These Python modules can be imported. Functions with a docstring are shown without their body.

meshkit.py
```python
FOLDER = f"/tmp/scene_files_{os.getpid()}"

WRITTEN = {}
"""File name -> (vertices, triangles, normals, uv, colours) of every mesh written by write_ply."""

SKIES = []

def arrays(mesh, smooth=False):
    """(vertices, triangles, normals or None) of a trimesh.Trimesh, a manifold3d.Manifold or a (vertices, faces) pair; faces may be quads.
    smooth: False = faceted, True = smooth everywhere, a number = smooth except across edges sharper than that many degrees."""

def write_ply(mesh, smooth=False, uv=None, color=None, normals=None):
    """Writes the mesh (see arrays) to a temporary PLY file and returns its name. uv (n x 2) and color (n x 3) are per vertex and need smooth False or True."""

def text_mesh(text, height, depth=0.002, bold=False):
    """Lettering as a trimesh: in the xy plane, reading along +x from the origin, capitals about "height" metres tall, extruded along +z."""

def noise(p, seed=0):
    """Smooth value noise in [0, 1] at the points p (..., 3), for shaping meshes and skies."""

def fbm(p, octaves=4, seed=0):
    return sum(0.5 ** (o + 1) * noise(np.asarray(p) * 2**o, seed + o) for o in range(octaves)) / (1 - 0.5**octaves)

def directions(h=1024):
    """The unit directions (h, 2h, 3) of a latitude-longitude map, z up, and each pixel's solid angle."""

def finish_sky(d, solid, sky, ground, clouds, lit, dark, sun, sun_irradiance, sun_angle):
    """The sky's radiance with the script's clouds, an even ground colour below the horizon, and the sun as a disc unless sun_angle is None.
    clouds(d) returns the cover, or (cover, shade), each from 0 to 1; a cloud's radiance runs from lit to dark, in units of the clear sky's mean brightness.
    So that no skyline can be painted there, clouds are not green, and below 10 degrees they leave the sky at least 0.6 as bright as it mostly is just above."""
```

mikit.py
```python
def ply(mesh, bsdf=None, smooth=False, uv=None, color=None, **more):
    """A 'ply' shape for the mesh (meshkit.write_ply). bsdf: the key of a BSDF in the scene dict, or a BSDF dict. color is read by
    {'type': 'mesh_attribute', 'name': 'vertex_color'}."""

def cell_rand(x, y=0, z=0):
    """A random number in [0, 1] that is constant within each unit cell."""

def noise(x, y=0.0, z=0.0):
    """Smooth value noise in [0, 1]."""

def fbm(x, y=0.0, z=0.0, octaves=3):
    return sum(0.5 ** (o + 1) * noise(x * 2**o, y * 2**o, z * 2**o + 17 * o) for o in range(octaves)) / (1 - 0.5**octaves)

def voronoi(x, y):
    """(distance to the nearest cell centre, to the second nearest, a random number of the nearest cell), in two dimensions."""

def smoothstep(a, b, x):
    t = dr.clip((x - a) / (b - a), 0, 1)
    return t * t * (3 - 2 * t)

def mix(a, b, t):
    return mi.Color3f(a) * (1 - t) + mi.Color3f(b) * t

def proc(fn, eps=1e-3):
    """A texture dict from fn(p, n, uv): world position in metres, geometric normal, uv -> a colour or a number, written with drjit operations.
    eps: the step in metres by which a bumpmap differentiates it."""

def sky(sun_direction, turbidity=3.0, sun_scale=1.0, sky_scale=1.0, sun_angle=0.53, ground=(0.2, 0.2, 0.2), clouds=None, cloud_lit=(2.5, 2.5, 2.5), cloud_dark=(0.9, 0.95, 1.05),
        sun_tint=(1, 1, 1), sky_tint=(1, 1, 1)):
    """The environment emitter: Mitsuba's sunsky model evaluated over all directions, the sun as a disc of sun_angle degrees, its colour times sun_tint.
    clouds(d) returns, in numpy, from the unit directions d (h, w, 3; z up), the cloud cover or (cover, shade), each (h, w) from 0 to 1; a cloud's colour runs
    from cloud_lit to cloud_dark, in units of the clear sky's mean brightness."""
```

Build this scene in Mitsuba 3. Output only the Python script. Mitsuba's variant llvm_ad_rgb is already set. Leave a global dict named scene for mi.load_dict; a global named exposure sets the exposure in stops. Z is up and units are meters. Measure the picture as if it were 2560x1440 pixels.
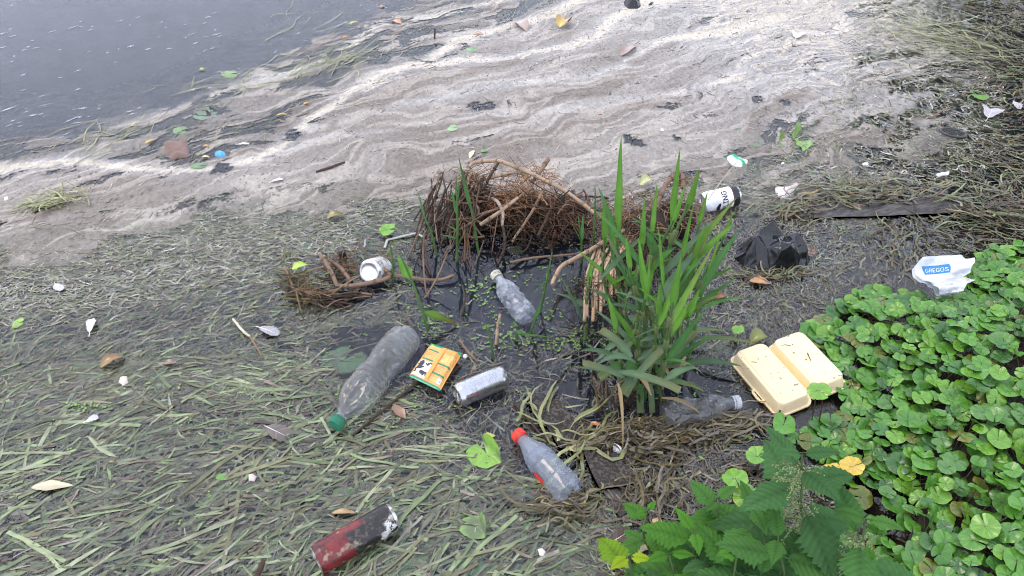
import math
import numpy as np
import trimesh
import drjit as dr
import mitsuba as mi
import mikit
import meshkit
from mikit import noise, fbm, voronoi, cell_rand, smoothstep, mix, proc

# ------------------------------------------------------------------ camera, sky, exposure
CAM_H, PITCH, HFOV = 1.35, math.radians(41.0), 67.0          # a phone held over the bank, tipped down at the water
T = mi.ScalarTransform4f
_sp, _cp = math.sin(PITCH), math.cos(PITCH)
scene, labels = {}, {}
scene['camera'] = {'type': 'perspective', 'fov': HFOV, 'fov_axis': 'x', 'near_clip': 0.02, 'far_clip': 400.0,
                   'to_world': T().look_at(origin=[0, 0, CAM_H], target=[0, _cp, CAM_H - _sp], up=[0, 0, 1])}
scene['sky_light'] = mikit.sky((-0.45, 0.15, 0.85), turbidity=4, sun_scale=0.16, sun_angle=24, ground=(0.07, 0.08, 0.06), clouds=lambda d: (1.0, 0.10 + 0.75 * np.clip(d[..., 2], 0, 1) * (0.7 + 0.6 * meshkit.fbm(d * 1.6 + 3.0, 3))),
                               cloud_lit=(3.1, 3.35, 3.95), cloud_dark=(2.0, 2.2, 2.75))
exposure = 2.6

# ------------------------------------------------------------------ helpers
FOC = 1280 / math.tan(math.radians(HFOV) / 2)
RNG = np.random.default_rng(11)
PI = math.pi


def ray(px, py):
    u, v = (np.asarray(px, float) - 1280) / FOC, (720 - np.asarray(py, float)) / FOC
    return np.stack([u, _cp + v * _sp, -_sp + v * _cp], -1)


def G(px, py, z=0.0):
    """The point at height z that the photograph shows at (px, py)."""
    d = ray(px, py)
    return np.array([0, 0, CAM_H]) + d * ((np.asarray(z) - CAM_H) / d[..., 2])[..., None]


def V(px, py, y):
    """The point of the upright plane at distance y that the photograph shows at (px, py)."""
    d = ray(px, py)
    return np.array([0, 0, CAM_H]) + d * (np.asarray(y, float) / d[..., 1])[..., None]


def GP(pts, z=0.0):
    a = np.asarray(pts, float)
    return G(a[:, 0], a[:, 1], z)


def nz(p, scale, seed=0, octaves=3):
    return meshkit.fbm(np.asarray(p, float) * scale, octaves, seed)


def unit(v):
    v = np.asarray(v, float)
    return v / (np.linalg.norm(v, axis=-1, keepdims=True) + 1e-12)


def inside(p, poly):
    """Which of the points p (n, 2) lie in the polygon."""
    x, y, poly = p[:, 0], p[:, 1], np.asarray(poly)[:, :2]
    q, out = np.roll(poly, -1, 0), np.zeros(len(p), bool)
    for (x0, y0), (x1, y1) in zip(poly, q):
        if y0 != y1:
            out ^= ((y0 > y) != (y1 > y)) & (x < (x1 - x0) * (y - y0) / (y1 - y0) + x0)
    return out


def dist(p, line):
    """Distance of the points p (n, 2) to a polyline."""
    best, line = np.full(len(p), 1e9), np.asarray(line)[:, :2]
    for a, b in zip(line[:-1], line[1:]):
        t = np.clip(((p - a) @ (b - a)) / ((b - a) @ (b - a)), 0, 1)
        best = np.minimum(best, np.linalg.norm(p - a - t[:, None] * (b - a), axis=1))
    return best


def signed(p, poly):
    """Distance inside the polygon, negative outside."""
    d = dist(p, np.vstack([poly, poly[:1]]))
    return np.where(inside(p, poly), d, -d)


def sst(a, b, x):
    t = np.clip((x - a) / (b - a), 0, 1)
    return t * t * (3 - 2 * t)


def bez(pts, n):
    """A smooth curve through the points."""
    p = np.asarray(pts, float)
    if len(p) == 2:
        return p[0] + (p[1] - p[0]) * np.linspace(0, 1, n)[:, None]
    e = np.vstack([2 * p[0] - p[1], p, 2 * p[-1] - p[-2]])
    t = np.linspace(0, len(p) - 1 - 1e-9, n)
    i = t.astype(int)
    f = (t - i)[:, None]
    a, b, c, d = e[i], e[i + 1], e[i + 2], e[i + 3]
    return 0.5 * (2 * b + (c - a) * f + (2 * a - 5 * b + 4 * c - d) * f**2 + (3 * b - a - 3 * c + d) * f**3)


class MB:
    """Collects pieces with a colour per vertex; they become one mesh."""

    def __init__(self):
        self.v, self.f, self.c, self.u, self.n = [], [], [], [], 0

    def add(self, v, f, c=(0.5, 0.5, 0.5), uv=None):
        v, f = np.asarray(v, float), np.asarray(f, int)
        if f.shape[1] == 4:
            f = np.vstack([f[:, [0, 1, 2]], f[:, [0, 2, 3]]])
        self.v.append(v)
        self.f.append(f + self.n)
        self.c.append(np.broadcast_to(np.asarray(c, float), (len(v), 3)))
        self.u.append(np.zeros((len(v), 2)) if uv is None else np.asarray(uv, float))
        self.n += len(v)
        return self

    def arrays(self):
        return np.vstack(self.v), np.vstack(self.f), np.clip(np.vstack(self.c), 0.002, 0.9), np.vstack(self.u)

    def build(self, name, bsdf, smooth=True, parent=None, **kw):
        v, f, c, u = self.arrays()
        smooth = smooth is True
        return put(name, mikit.ply((v, f), bsdf, smooth=smooth, uv=u, color=c), parent, **kw)


def key_of(name, parent=None):
    base = f'{parent}__{name}' if parent else name
    k, i = base, 0
    while k in scene or k in labels or k in _taken:
        i += 1
        k = f'{base}_{i:03d}'
    return k


_taken = set()
_next = {}


def fresh(name, parent=None):
    base = f'{parent}__{name}' if parent else name
    i = _next.get(base, 0)
    _next[base] = i + 1
    return base if i == 0 else f'{base}_{i:03d}'


def put(name, shape, parent=None, label=None, cat=None, group=None, kind=None):
    k = fresh(name, parent)
    scene[k] = shape
    tag(k, label, cat, group, kind)
    return k


def tag(k, label=None, cat=None, group=None, kind=None):
    d = {a: b for a, b in (('label', label), ('category', cat), ('group', group), ('kind', kind)) if b}
    if d:
        labels[k] = d


def thing(name, label, cat, group=None):
    k = fresh(name)
    tag(k, label, cat, group)
    return k


def tube_arrays(pts, radii, sides=6, flat=1.0):
    p = np.asarray(pts, float)
    t = unit(np.gradient(p, axis=0))
    a = unit(np.cross(t, np.where(np.abs(t[:, 2:]) < 0.9, [0, 0, 1.0], [1.0, 0, 0])))
    b = np.cross(t, a)
    ang = np.arange(sides) * 2 * PI / sides
    r = np.broadcast_to(np.asarray(radii, float), (len(p),))
    v = p[:, None] + r[:, None, None] * (np.cos(ang)[None, :, None] * a[:, None] + flat * np.sin(ang)[None, :, None] * b[:, None])
    i, j = np.meshgrid(np.arange(len(p) - 1), np.arange(sides), indexing='ij')
    q = np.stack([i * sides + j, i * sides + (j + 1) % sides, (i + 1) * sides + (j + 1) % sides, (i + 1) * sides + j], -1).reshape(-1, 4)
    v = v.reshape(-1, 3)
    n = len(v)
    k = np.arange(sides)
    caps = np.vstack([np.stack([k * 0 + n, (k + 1) % sides, k], 1), np.stack([k * 0 + n + 1, n - sides + k, n - sides + (k + 1) % sides], 1)])
    f = np.vstack([q[:, [0, 1, 2]], q[:, [0, 2, 3]], caps])
    return np.vstack([v, p[:1], p[-1:]]), f


def tube(mb, pts, radii, c, sides=6, n=None, jitter=0.0, seed=0, flat=1.0):
    """A round stalk through the points, its colour uneven along it."""
    pts = np.asarray(pts, float)
    n = n or max(4, 4 * (len(pts) - 1) + 1)
    p = bez(pts, n)
    if jitter:
        p = p + (np.stack([nz(p, 45, seed + k) for k in (0, 1, 2)], 1) - 0.5) * jitter
    r = np.interp(np.linspace(0, 1, n), np.linspace(0, 1, len(np.atleast_1d(radii))), np.atleast_1d(radii))
    v, f = tube_arrays(p, r, sides, flat)
    w = (0.55 * nz(v, 90, seed + 5) + 0.45 * nz(v * [1, 1, 1], 330, seed + 8, 2))[:, None]
    mb.add(v, f, np.asarray(c) * (0.25 + 1.5 * w))
    return p


def leaf_strip(mb, pts, width, c, side=None, fold=0.15, n=14, tip=1.0, base=0.5, c_tip=None, wave=0.0, seed=0, profile=None):
    """A long leaf: a strip of four faces across, folded along its midrib, through the points."""
    p = bez(pts, n)
    t = unit(np.gradient(p, axis=0))
    side = unit(np.cross(t, [0, 0, 1.0]) + 1e-6) if side is None else unit(np.asarray(side) - t * (t @ np.asarray(side, float))[:, None])
    nor = np.cross(side, t)
    s = np.linspace(0, 1, n)
    w = width * (profile(s) if profile else np.minimum(base + (1 - base) * sst(0, 0.3, s), (1 - s**2.2) ** 0.8 * tip + (1 - tip)))
    cols = np.array([-1, -0.5, 0, 0.5, 1.0])
    v = p[:, None] + (cols[None, :, None] * w[:, None, None] / 2) * side[:, None] + nor[:, None] * (np.abs(cols)[None, :, None] * fold * w[:, None, None])
    if wave:
        v = v + nor[:, None] * ((nz(v * [1, 1, 1], 30, seed, 2) - 0.5)[..., None] * wave)
    i, j = np.meshgrid(np.arange(n - 1), np.arange(4), indexing='ij')
    q = np.stack([i * 5 + j, i * 5 + j + 1, (i + 1) * 5 + j + 1, (i + 1) * 5 + j], -1).reshape(-1, 4)
    c0, c1 = np.asarray(c, float), np.asarray(c if c_tip is None else c_tip, float)
    col = c0 + (c1 - c0) * (s**1.5)[:, None]
    col = np.repeat(col[:, None], 5, 1) * (0.86 + 0.22 * (1 - np.abs(cols)))[None, :, None] * (0.75 + 0.5 * nz(v, 60, seed + 3, 2))[..., None]
    mb.add(v.reshape(-1, 3), q, col.reshape(-1, 3))
    return p


def lathe(profile, n=36, closed=True):
    """(v, f, uv): a body of revolution about +x from rows (x, r)."""
    pr = np.asarray(profile, float)
    a = np.linspace(0, 2 * PI, n + 1)
    v = np.stack([np.repeat(pr[:, 0], n + 1), np.outer(pr[:, 1], np.sin(a)).ravel(), np.outer(pr[:, 1], np.cos(a)).ravel()], 1)
    i, j = np.meshgrid(np.arange(len(pr) - 1), np.arange(n), indexing='ij')
    m = n + 1
    f = np.stack([i * m + j, (i + 1) * m + j, (i + 1) * m + j + 1, i * m + j + 1], -1).reshape(-1, 4)
    uv = np.stack([np.tile(a / (2 * PI), len(pr)), np.repeat(np.linspace(0, 1, len(pr)), m)], 1)
    return v, f, uv


def frame(origin, xdir, up=(0, 0, 1), roll=0.0):
    """The 4 x 4 that lays local x along xdir, local z upwards, turned by roll (degrees) about x."""
    x = unit(xdir)
    y = unit(np.cross(up, x))
    z = np.cross(x, y)
    m = np.eye(4)
    m[:3, 0], m[:3, 1], m[:3, 2], m[:3, 3] = x, y, z, origin
    return m @ np.array(T().rotate([1, 0, 0], roll).matrix)


def ap(m, v):
    return v @ m[:3, :3].T + m[:3, 3]


def rgb(*c):
    return {'type': 'rgb', 'value': list(c)}


VC = {'type': 'mesh_attribute', 'name': 'vertex_color'}
# ------------------------------------------------------------------ the setting: water, bed, bank, scum
scene['water_mat'] = {'type': 'dielectric', 'int_ior': 1.5, 'ext_ior': 1.0}


def bed_col(p, n, uv):  # skylight scattered in the murky water is put into this bluish bed colour
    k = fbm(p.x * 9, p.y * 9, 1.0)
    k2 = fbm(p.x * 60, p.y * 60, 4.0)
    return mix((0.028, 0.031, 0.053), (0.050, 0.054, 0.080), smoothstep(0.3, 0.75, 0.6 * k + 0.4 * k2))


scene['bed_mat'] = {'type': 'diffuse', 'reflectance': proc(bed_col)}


def grid(x0, x1, y0, y1, step, z):
    xs, ys = np.arange(x0, x1 + step / 2, step), np.arange(y0, y1 + step / 2, step)
    X, Y = np.meshgrid(xs, ys, indexing='ij')
    n, m = X.shape
    i, j = np.meshgrid(np.arange(n - 1), np.arange(m - 1), indexing='ij')
    f = np.stack([i * m + j, (i + 1) * m + j, (i + 1) * m + j + 1, i * m + j + 1], -1).reshape(-1, 4)
    v = np.stack([X.ravel(), Y.ravel(), np.zeros(n * m)], 1)
    v[:, 2] = z(v)
    return v, f


put('river_bed', mikit.ply(grid(-40, 40, -1.0, 60, 1.0, lambda v: v[:, 0] * 0 - 0.16), 'bed_mat', smooth=True), kind='structure', label='dark bed, its blue tint standing in for the murky skylit water')


def water_z(v):
    return 0.0008 * (nz(v, 2.2, 3, 2) - 0.5) + 0.00014 * (nz(v, 9, 7, 2) - 0.5)


far = [(-60, -4.5, -1, 80), (4.5, 60, -1, 80), (-4.5, 4.5, 6.5, 80)]
mbw = MB()
mbw.add(*grid(-4.5, 4.5, -1.0, 6.5, 0.05, water_z))
for x0, x1, y0, y1 in far:
    mbw.add([[x0, y0, 0], [x1, y0, 0], [x1, y1, 0], [x0, y1, 0]], [[0, 1, 2, 3]])
mbw.build('water', 'water_mat', kind='structure', label='still dark water under the floating weed')

OPEN = GP([(-500, -260), (1500, -260), (1150, -60), (1000, 5), (900, 62), (700, 128), (600, 188), (480, 242), (340, 292), (180, 348), (0, 335), (-500, 345)])
RIDGE = GP([(-500, 520), (-150, 470), (0, 432), (150, 405), (300, 425), (430, 432), (560, 418), (640, 392), (700, 362), (760, 302), (850, 237), (960, 182), (1060, 150), (1150, 100), (1300, 60), (1500, -20), (1700, -150)])
RIDGE2 = GP([(180, 345), (340, 290), (480, 240), (560, 205), (700, 190), (800, 160), (880, 120), (960, 60), (1150, 25), (1300, -10)])
RIDGE3 = GP([(900, 222), (1020, 168), (1150, 150), (1280, 138), (1420, 112), (1490, 80), (1560, 30), (1750, -20), (1900, -80)])
RIDGE4 = GP([(980, 264), (1100, 256), (1250, 216), (1400, 196), (1550, 160), (1650, 110), (1800, 80), (1950, 40)])
RIDGE5 = GP([(640, 400), (800, 350), (950, 332), (1200, 300), (1400, 270), (1560, 240), (1700, 236), (1850, 200)])
FOAM = GP([(-500, 520), (-150, 470), (0, 432), (150, 405), (300, 425), (430, 432), (560, 418), (640, 392), (700, 362), (760, 302), (850, 237), (960, 182), (1060, 150), (1150, 100), (1300, 60), (1500, -20), (1750, -260), (2300, -260),
           (2130, -60), (2120, 0), (2170, 90), (2150, 200), (2080, 290), (1960, 335), (1860, 385), (1720, 440), (1500, 478), (1100, 468), (900, 470), (700, 488), (480, 520), (330, 565), (200, 605), (0, 592), (-500, 660)])
BANDP = np.vstack([RIDGE, OPEN[1:]])
_d0 = G(960, 182) - G(560, 418)
FLOW = math.atan2(_d0[1], _d0[0])


def foam_fields(v):
    """How much scum lies where, and how bleached it is: both change slowly over the water."""
    p = v[:, :2]
    q = p + 0.10 * (np.stack([nz(v, 3.0, 5), nz(v, 3.0, 9)], 1) - 0.5)
    so, sf = signed(q, OPEN), signed(q, FOAM)
    d1, d2, d3 = dist(q, RIDGE), dist(q, RIDGE2), dist(q, RIDGE3)
    band = sst(-0.03, 0.05, signed(q, BANDP)) * 0.27
    foam = sst(-0.06, 0.10, sf) * 0.74
    film = 0.42 * sst(0.0, 1.0, 1 + sf / (0.22 + 0.40 * sst(0.55, 1.2, p[:, 0])))
    dens = np.maximum(np.maximum(band, foam), film)
    dens = np.where(so > 0, 0.12 * sst(0.35, 0.0, so), dens)
    ridge = np.maximum(np.maximum(np.exp(-(d1 / 0.035) ** 2), 0.7 * np.exp(-(d2 / 0.04) ** 2)), 0.8 * np.exp(-(d3 / 0.05) ** 2))
    ridge = np.maximum(ridge, np.maximum(0.62 * np.exp(-(dist(q, RIDGE4) / 0.030) ** 2), 0.50 * np.exp(-(dist(q, RIDGE5) / 0.026) ** 2)))
    dens = np.where(so > -0.03, dens, dens + 0.35 * ridge)
    right = sst(G(1500, 150)[0], G(1950, 150)[0], p[:, 0]) * sst(G(1500, 420)[1], G(1500, 200)[1], p[:, 1])
    white = np.clip(0.12 + 0.85 * ridge + 0.55 * right + 0.18 * sst(2.4, 3.6, p[:, 1]), 0, 1)
    holes = np.zeros(len(p))
    for hx, hy, hr in ((735, 338, 0.030), (558, 421, 0.028), (950, 145, 0.045), (1195, 266, 0.03), (1226, 262, 0.026), (1275, 32, 0.04), (1575, 352, 0.03), (1600, 358, 0.022), (1890, 250, 0.02), (1960, 255, 0.022), (1690, 345, 0.018)):
        c = G(hx, hy)[:2]
        rr = np.linalg.norm((p - c) * [1, 0.8], axis=1) * (0.7 + 0.6 * nz(v, 26, int(hx), 2))
        holes = np.maximum(holes, sst(hr * 1.15, hr * 0.85, rr))
    return np.clip(dens - holes * 1.6, 0, 1), white


def foam_terms(p, uv):
    ca, sa = math.cos(0.60), math.sin(0.60)
    x, y = p.x, p.y
    w1, w2 = fbm(x * 2.2, y * 2.2, 1.5) - 0.5, fbm(x * 2.2, y * 2.2, 6.5) - 0.5
    v1, v2 = fbm(x * 10, y * 10, 8.5) - 0.5, fbm(x * 10, y * 10, 2.5) - 0.5
    wx, wy = x + 0.34 * w1 + 0.075 * v1, y + 0.34 * w2 + 0.075 * v2
    s, t = wx * ca + wy * sa, wy * ca - wx * sa
    broad = fbm(s * 1.8, t * 11.0, 3.0)
    ridge = 1 - dr.abs(2 * fbm(s * 3.0 + 7, t * 19.0, 5.0) - 1)
    fine = 1 - dr.abs(2 * fbm(s * 11.0, t * 52.0, 9.0) - 1)
    hole = fbm(s * 8.0, t * 19.0, 11.0)
    g = noise(x * 260, y * 170, 1.0) * 0.5 + noise(x * 120, y * 80, 4.0) * 0.5
    return broad, smoothstep(0.80, 0.98, ridge), smoothstep(0.70, 0.97, fine), hole, g


def foam_cover(p, n, uv):
    broad, ridge, fine, hole, g = foam_terms(p, uv)
    c = uv.x + 0.42 * (broad - 0.5) + 1.45 * (hole - 0.5) + 0.34 * (g - 0.5) + 0.12 * ridge + 0.10 * fine
    return smoothstep(0.24, 0.42, c) * smoothstep(0.03, 0.26, uv.x) * dr.clip(0.42 + 0.52 * uv.x + 0.30 * ridge + 0.1 * (g - 0.5), 0, 1)


def foam_col(p, n, uv):
    broad, ridge, fine, hole, g = foam_terms(p, uv)
    base = mix((0.205, 0.170, 0.143), (0.292, 0.258, 0.224), smoothstep(0.3, 0.7, broad))
    base = mix(base, (0.365, 0.362, 0.365), 0.85 * uv.y * smoothstep(0.25, 0.6, broad + 0.3 * uv.y))
    base = mix(base, (0.54, 0.480, 0.385), 0.9 * smoothstep(0.68, 0.90, uv.y + 0.2 * (fine - 0.4)))
    base = mix(base, (0.46, 0.415, 0.355), dr.clip((0.50 - 0.30 * smoothstep(0.2, 0.9, p.x)) * ridge + 0.26 * fine, 0, 1) * (0.40 + 0.60 * uv.y))
    return base * (0.74 + 0.52 * g)


scene['foam_mat'] = {'type': 'mask', 'opacity': proc(foam_cover), 'bsdf': {'type': 'twosided', 'bsdf': {'type': 'principled', 'base_color': proc(foam_col), 'roughness': 0.5, 'specular': 0.35}}}
_fv, _ff = grid(-3.2, 3.6, 1.35, 6.4, 0.017, lambda v: water_z(v) + 0.0022)
_fu = np.stack(foam_fields(_fv), 1)
_fk = _fu[_ff, 0].max(1) > 0.02
_ff = _ff[_fk]
put('foam_scum', mikit.ply((_fv, _ff), 'foam_mat', smooth=True, uv=_fu), kind='stuff', label='tan and grey foam scum marbled across the water surface', cat='foam')
# ------------------------------------------------------------------ floating weed: thousands of cut blades and finer bits
scene['weed_mat'] = {'type': 'twosided', 'bsdf': {'type': 'principled', 'base_color': VC, 'roughness': 0.42, 'specular': 0.45}}
scene['leaf_mat'] = {'type': 'principledthin', 'base_color': VC, 'roughness': 0.38, 'diff_trans': 0.75, 'spec_trans': 0.0, 'eta': 1.4}
scene['wet_leaf_mat'] = {'type': 'twosided', 'bsdf': {'type': 'principled', 'base_color': VC, 'roughness': 0.26, 'specular': 0.55}}
scene['dry_mat'] = {'type': 'twosided', 'bsdf': {'type': 'principled', 'base_color': VC, 'roughness': 0.75, 'specular': 0.25}}
scene['gloss_mat'] = {'type': 'twosided', 'bsdf': {'type': 'principled', 'base_color': VC, 'roughness': 0.30, 'specular': 0.5}}

GREENS = np.array([(0.138, 0.178, 0.088), (0.175, 0.215, 0.112), (0.108, 0.142, 0.068), (0.205, 0.228, 0.140), (0.130, 0.130, 0.070), (0.105, 0.095, 0.052)])
BROWNS = np.array([(0.095, 0.070, 0.050), (0.135, 0.105, 0.078), (0.068, 0.050, 0.040), (0.165, 0.132, 0.100), (0.105, 0.095, 0.064)])
OLIVES = np.array([(0.125, 0.100, 0.044), (0.175, 0.142, 0.066), (0.090, 0.068, 0.034), (0.140, 0.132, 0.064), (0.060, 0.043, 0.026)])


def blades(rng, pos, ang, length, width, curl, col, z, segs=6, lift=0.003, wob=0.6, flat=0.12):
    """Many flat blades at once: (v, f, c). pos (n, 2), the rest (n,)."""
    n, m = len(pos), segs + 1
    s = np.linspace(-0.5, 0.5, m)
    th = ang[:, None] + curl[:, None] * s[None] + wob * 0.25 * rng.normal(size=(n, 1)) * np.sin(3 * PI * s + 6 * rng.random((n, 1)))
    step = length[:, None] / segs
    dx, dy = np.cos(th) * step, np.sin(th) * step
    x = np.cumsum(dx, 1) - dx
    y = np.cumsum(dy, 1) - dy
    x, y = x - x.mean(1, keepdims=True) + pos[:, :1], y - y.mean(1, keepdims=True) + pos[:, 1:]
    taper = np.where(rng.random((n, 1)) < 0.55, np.ones((1, m)), 1 - 0.75 * np.abs(2 * s[None]) ** 3)
    w = width[:, None] * taper * 0.5
    zc = z[:, None] + lift * (rng.random((n, 1)) - 0.5) * 2 * s[None] * 2 + lift * 0.5 * rng.normal(size=(n, 1)) * (4 * s[None] ** 2 - 0.3)
    tilt = flat * rng.normal(size=(n, 1))
    nx, ny = -np.sin(th), np.cos(th)
    a = np.stack([x - nx * w, y - ny * w, zc - w * tilt], -1)
    b = np.stack([x + nx * w, y + ny * w, zc + w * tilt], -1)
    v = np.stack([a, b], 2).reshape(-1, 3)
    i, j = np.meshgrid(np.arange(n), np.arange(segs), indexing='ij')
    o = (i * m + j) * 2
    q = np.stack([o, o + 1, o + 3, o + 2], -1).reshape(-1, 4)
    f = np.vstack([q[:, [0, 1, 2]], q[:, [0, 2, 3]]])
    c = np.repeat(col[:, None], m * 2, 1) * (0.62 + 0.76 * rng.random((n, m * 2, 1)))
    return v, f, c.reshape(-1, 3)


def scatter(rng, poly, n, fade=0.0):
    """n points in a ground polygon; with fade, thinned out over that distance from its edge."""
    poly = np.asarray(poly)[:, :2]
    lo, hi = poly.min(0), poly.max(0)
    out, got = [], 0
    while got < n:
        p = lo + rng.random((4 * n + 100, 2)) * (hi - lo)
        p = p[inside(p, poly)]
        if fade:
            p = p[dist(p, np.vstack([poly, poly[:1]])) > fade * rng.random(len(p))]
        out.append(p)
        got += len(p)
    return np.vstack(out)[:n]


def p3(p):
    return np.column_stack([p, np.zeros(len(p))])


def flow_left(p):
    q = p3(p)
    return 0.10 + 2.3 * (nz(q, 1.15, 21, 2) - 0.5) + 1.3 * (nz(q, 3.4, 22, 2) - 0.5) + 0.35 * sst(1.6, 2.6, p[:, 1])


def flow_right(p):
    q = p3(p)
    return -0.55 + 3.4 * (nz(q, 1.9, 31, 2) - 0.5) + 3.0 * (nz(q, 5.5, 32, 2) - 0.5)


def pick(rng, n, sets, weights):
    out = np.zeros((n, 3))
    w = rng.choice(len(sets), n, p=np.array(weights) / sum(weights))
    for k, s in enumerate(sets):
        m = w == k
        out[m] = s[rng.integers(0, len(s), m.sum())]
    return out * (0.75 + 0.5 * rng.random((n, 1)))


# parts of the water that stay clear of weed: the dark pool between the root mounds, and rifts in the mat
POOL = GP([(1180, 610), (1270, 590), (1450, 560), (1500, 575), (1470, 640), (1430, 700), (1400, 800), (1330, 840), (1180, 830), (1090, 830), (1060, 760), (1080, 700), (1140, 680)])
POOL2 = GP([(1360, 930), (1480, 920), (1520, 980), (1480, 1040), (1390, 1000), (1330, 970)])


POOL3 = GP([(1000, 600), (1180, 585), (1480, 560), (1560, 700), (1530, 880), (1400, 960), (1250, 920), (1090, 860), (1000, 720)])


def clear_of(p, keep, rng):
    q = p3(p)
    rift = nz(q, 2.6, 41, 3) - 0.02
    m = rng.random(len(p)) > (0.90 if keep < 1 else 0.0) * sst(0.60, 0.68, rift)
    for poly, sh in ((POOL, 1 - min(keep, 0.12)), (POOL2, 0.88), (POOL3, 0.55)):
        m &= rng.random(len(p)) > sh * sst(-0.03, 0.06, signed(p, poly))
    return m


def mat(rng, poly, n, flow, L, W, sets, weights, zr, spread=0.35, cross=0.12, curl=0.5, fade=0.0, keep=0.12, segs=6, wob=0.6):
    p = scatter(rng, poly, n, fade)
    p = p[clear_of(p, keep, rng)]
    n = len(p)
    a = flow(p) + spread * rng.normal(size=n)
    a = np.where(rng.random(n) < cross, rng.random(n) * PI, a)
    ln = L[0] * (L[1] / L[0]) ** rng.random(n)
    wd = W[0] * (W[1] / W[0]) ** rng.random(n)
    z = zr[0] + (zr[1] - zr[0]) * rng.random(n) ** 0.7
    return blades(rng, p, a, ln, wd, curl * rng.normal(size=n), pick(rng, n, sets, weights), z, segs, wob=wob)


rw = np.random.default_rng(5)
LEFT = GP([(-260, 640), (0, 610), (300, 575), (480, 530), (700, 500), (1000, 470), (1150, 480), (1040, 640), (1000, 800), (1080, 1000), (1250, 1200), (1500, 1230), (1560, 1330), (1600, 1560), (-200, 1560)])
NEAR = GP([(-160, 920), (700, 880), (1050, 1010), (1300, 1200), (1520, 1240), (1560, 1330), (1600, 1560), (-160, 1560)])
MIDL = GP([(-260, 640), (0, 610), (300, 575), (480, 530), (700, 500), (1000, 470), (1150, 480), (1060, 620), (900, 900), (600, 1000), (-200, 1000)])
CENTRE = GP([(700, 760), (1030, 700), (1500, 830), (1500, 960), (1650, 1000), (1900, 1030), (1960, 1100), (1700, 1300), (1500, 1260), (1250, 1230), (1000, 1080), (800, 1000)])
RIGHT = GP([(1700, 470), (1950, 380), (2060, 300), (2150, 190), (2170, 60), (2130, -120), (2900, -150), (2800, 560), (2440, 640), (2240, 720), (2060, 800), (1960, 880), (1850, 1000), (1750, 830), (1800, 600)])
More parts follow.
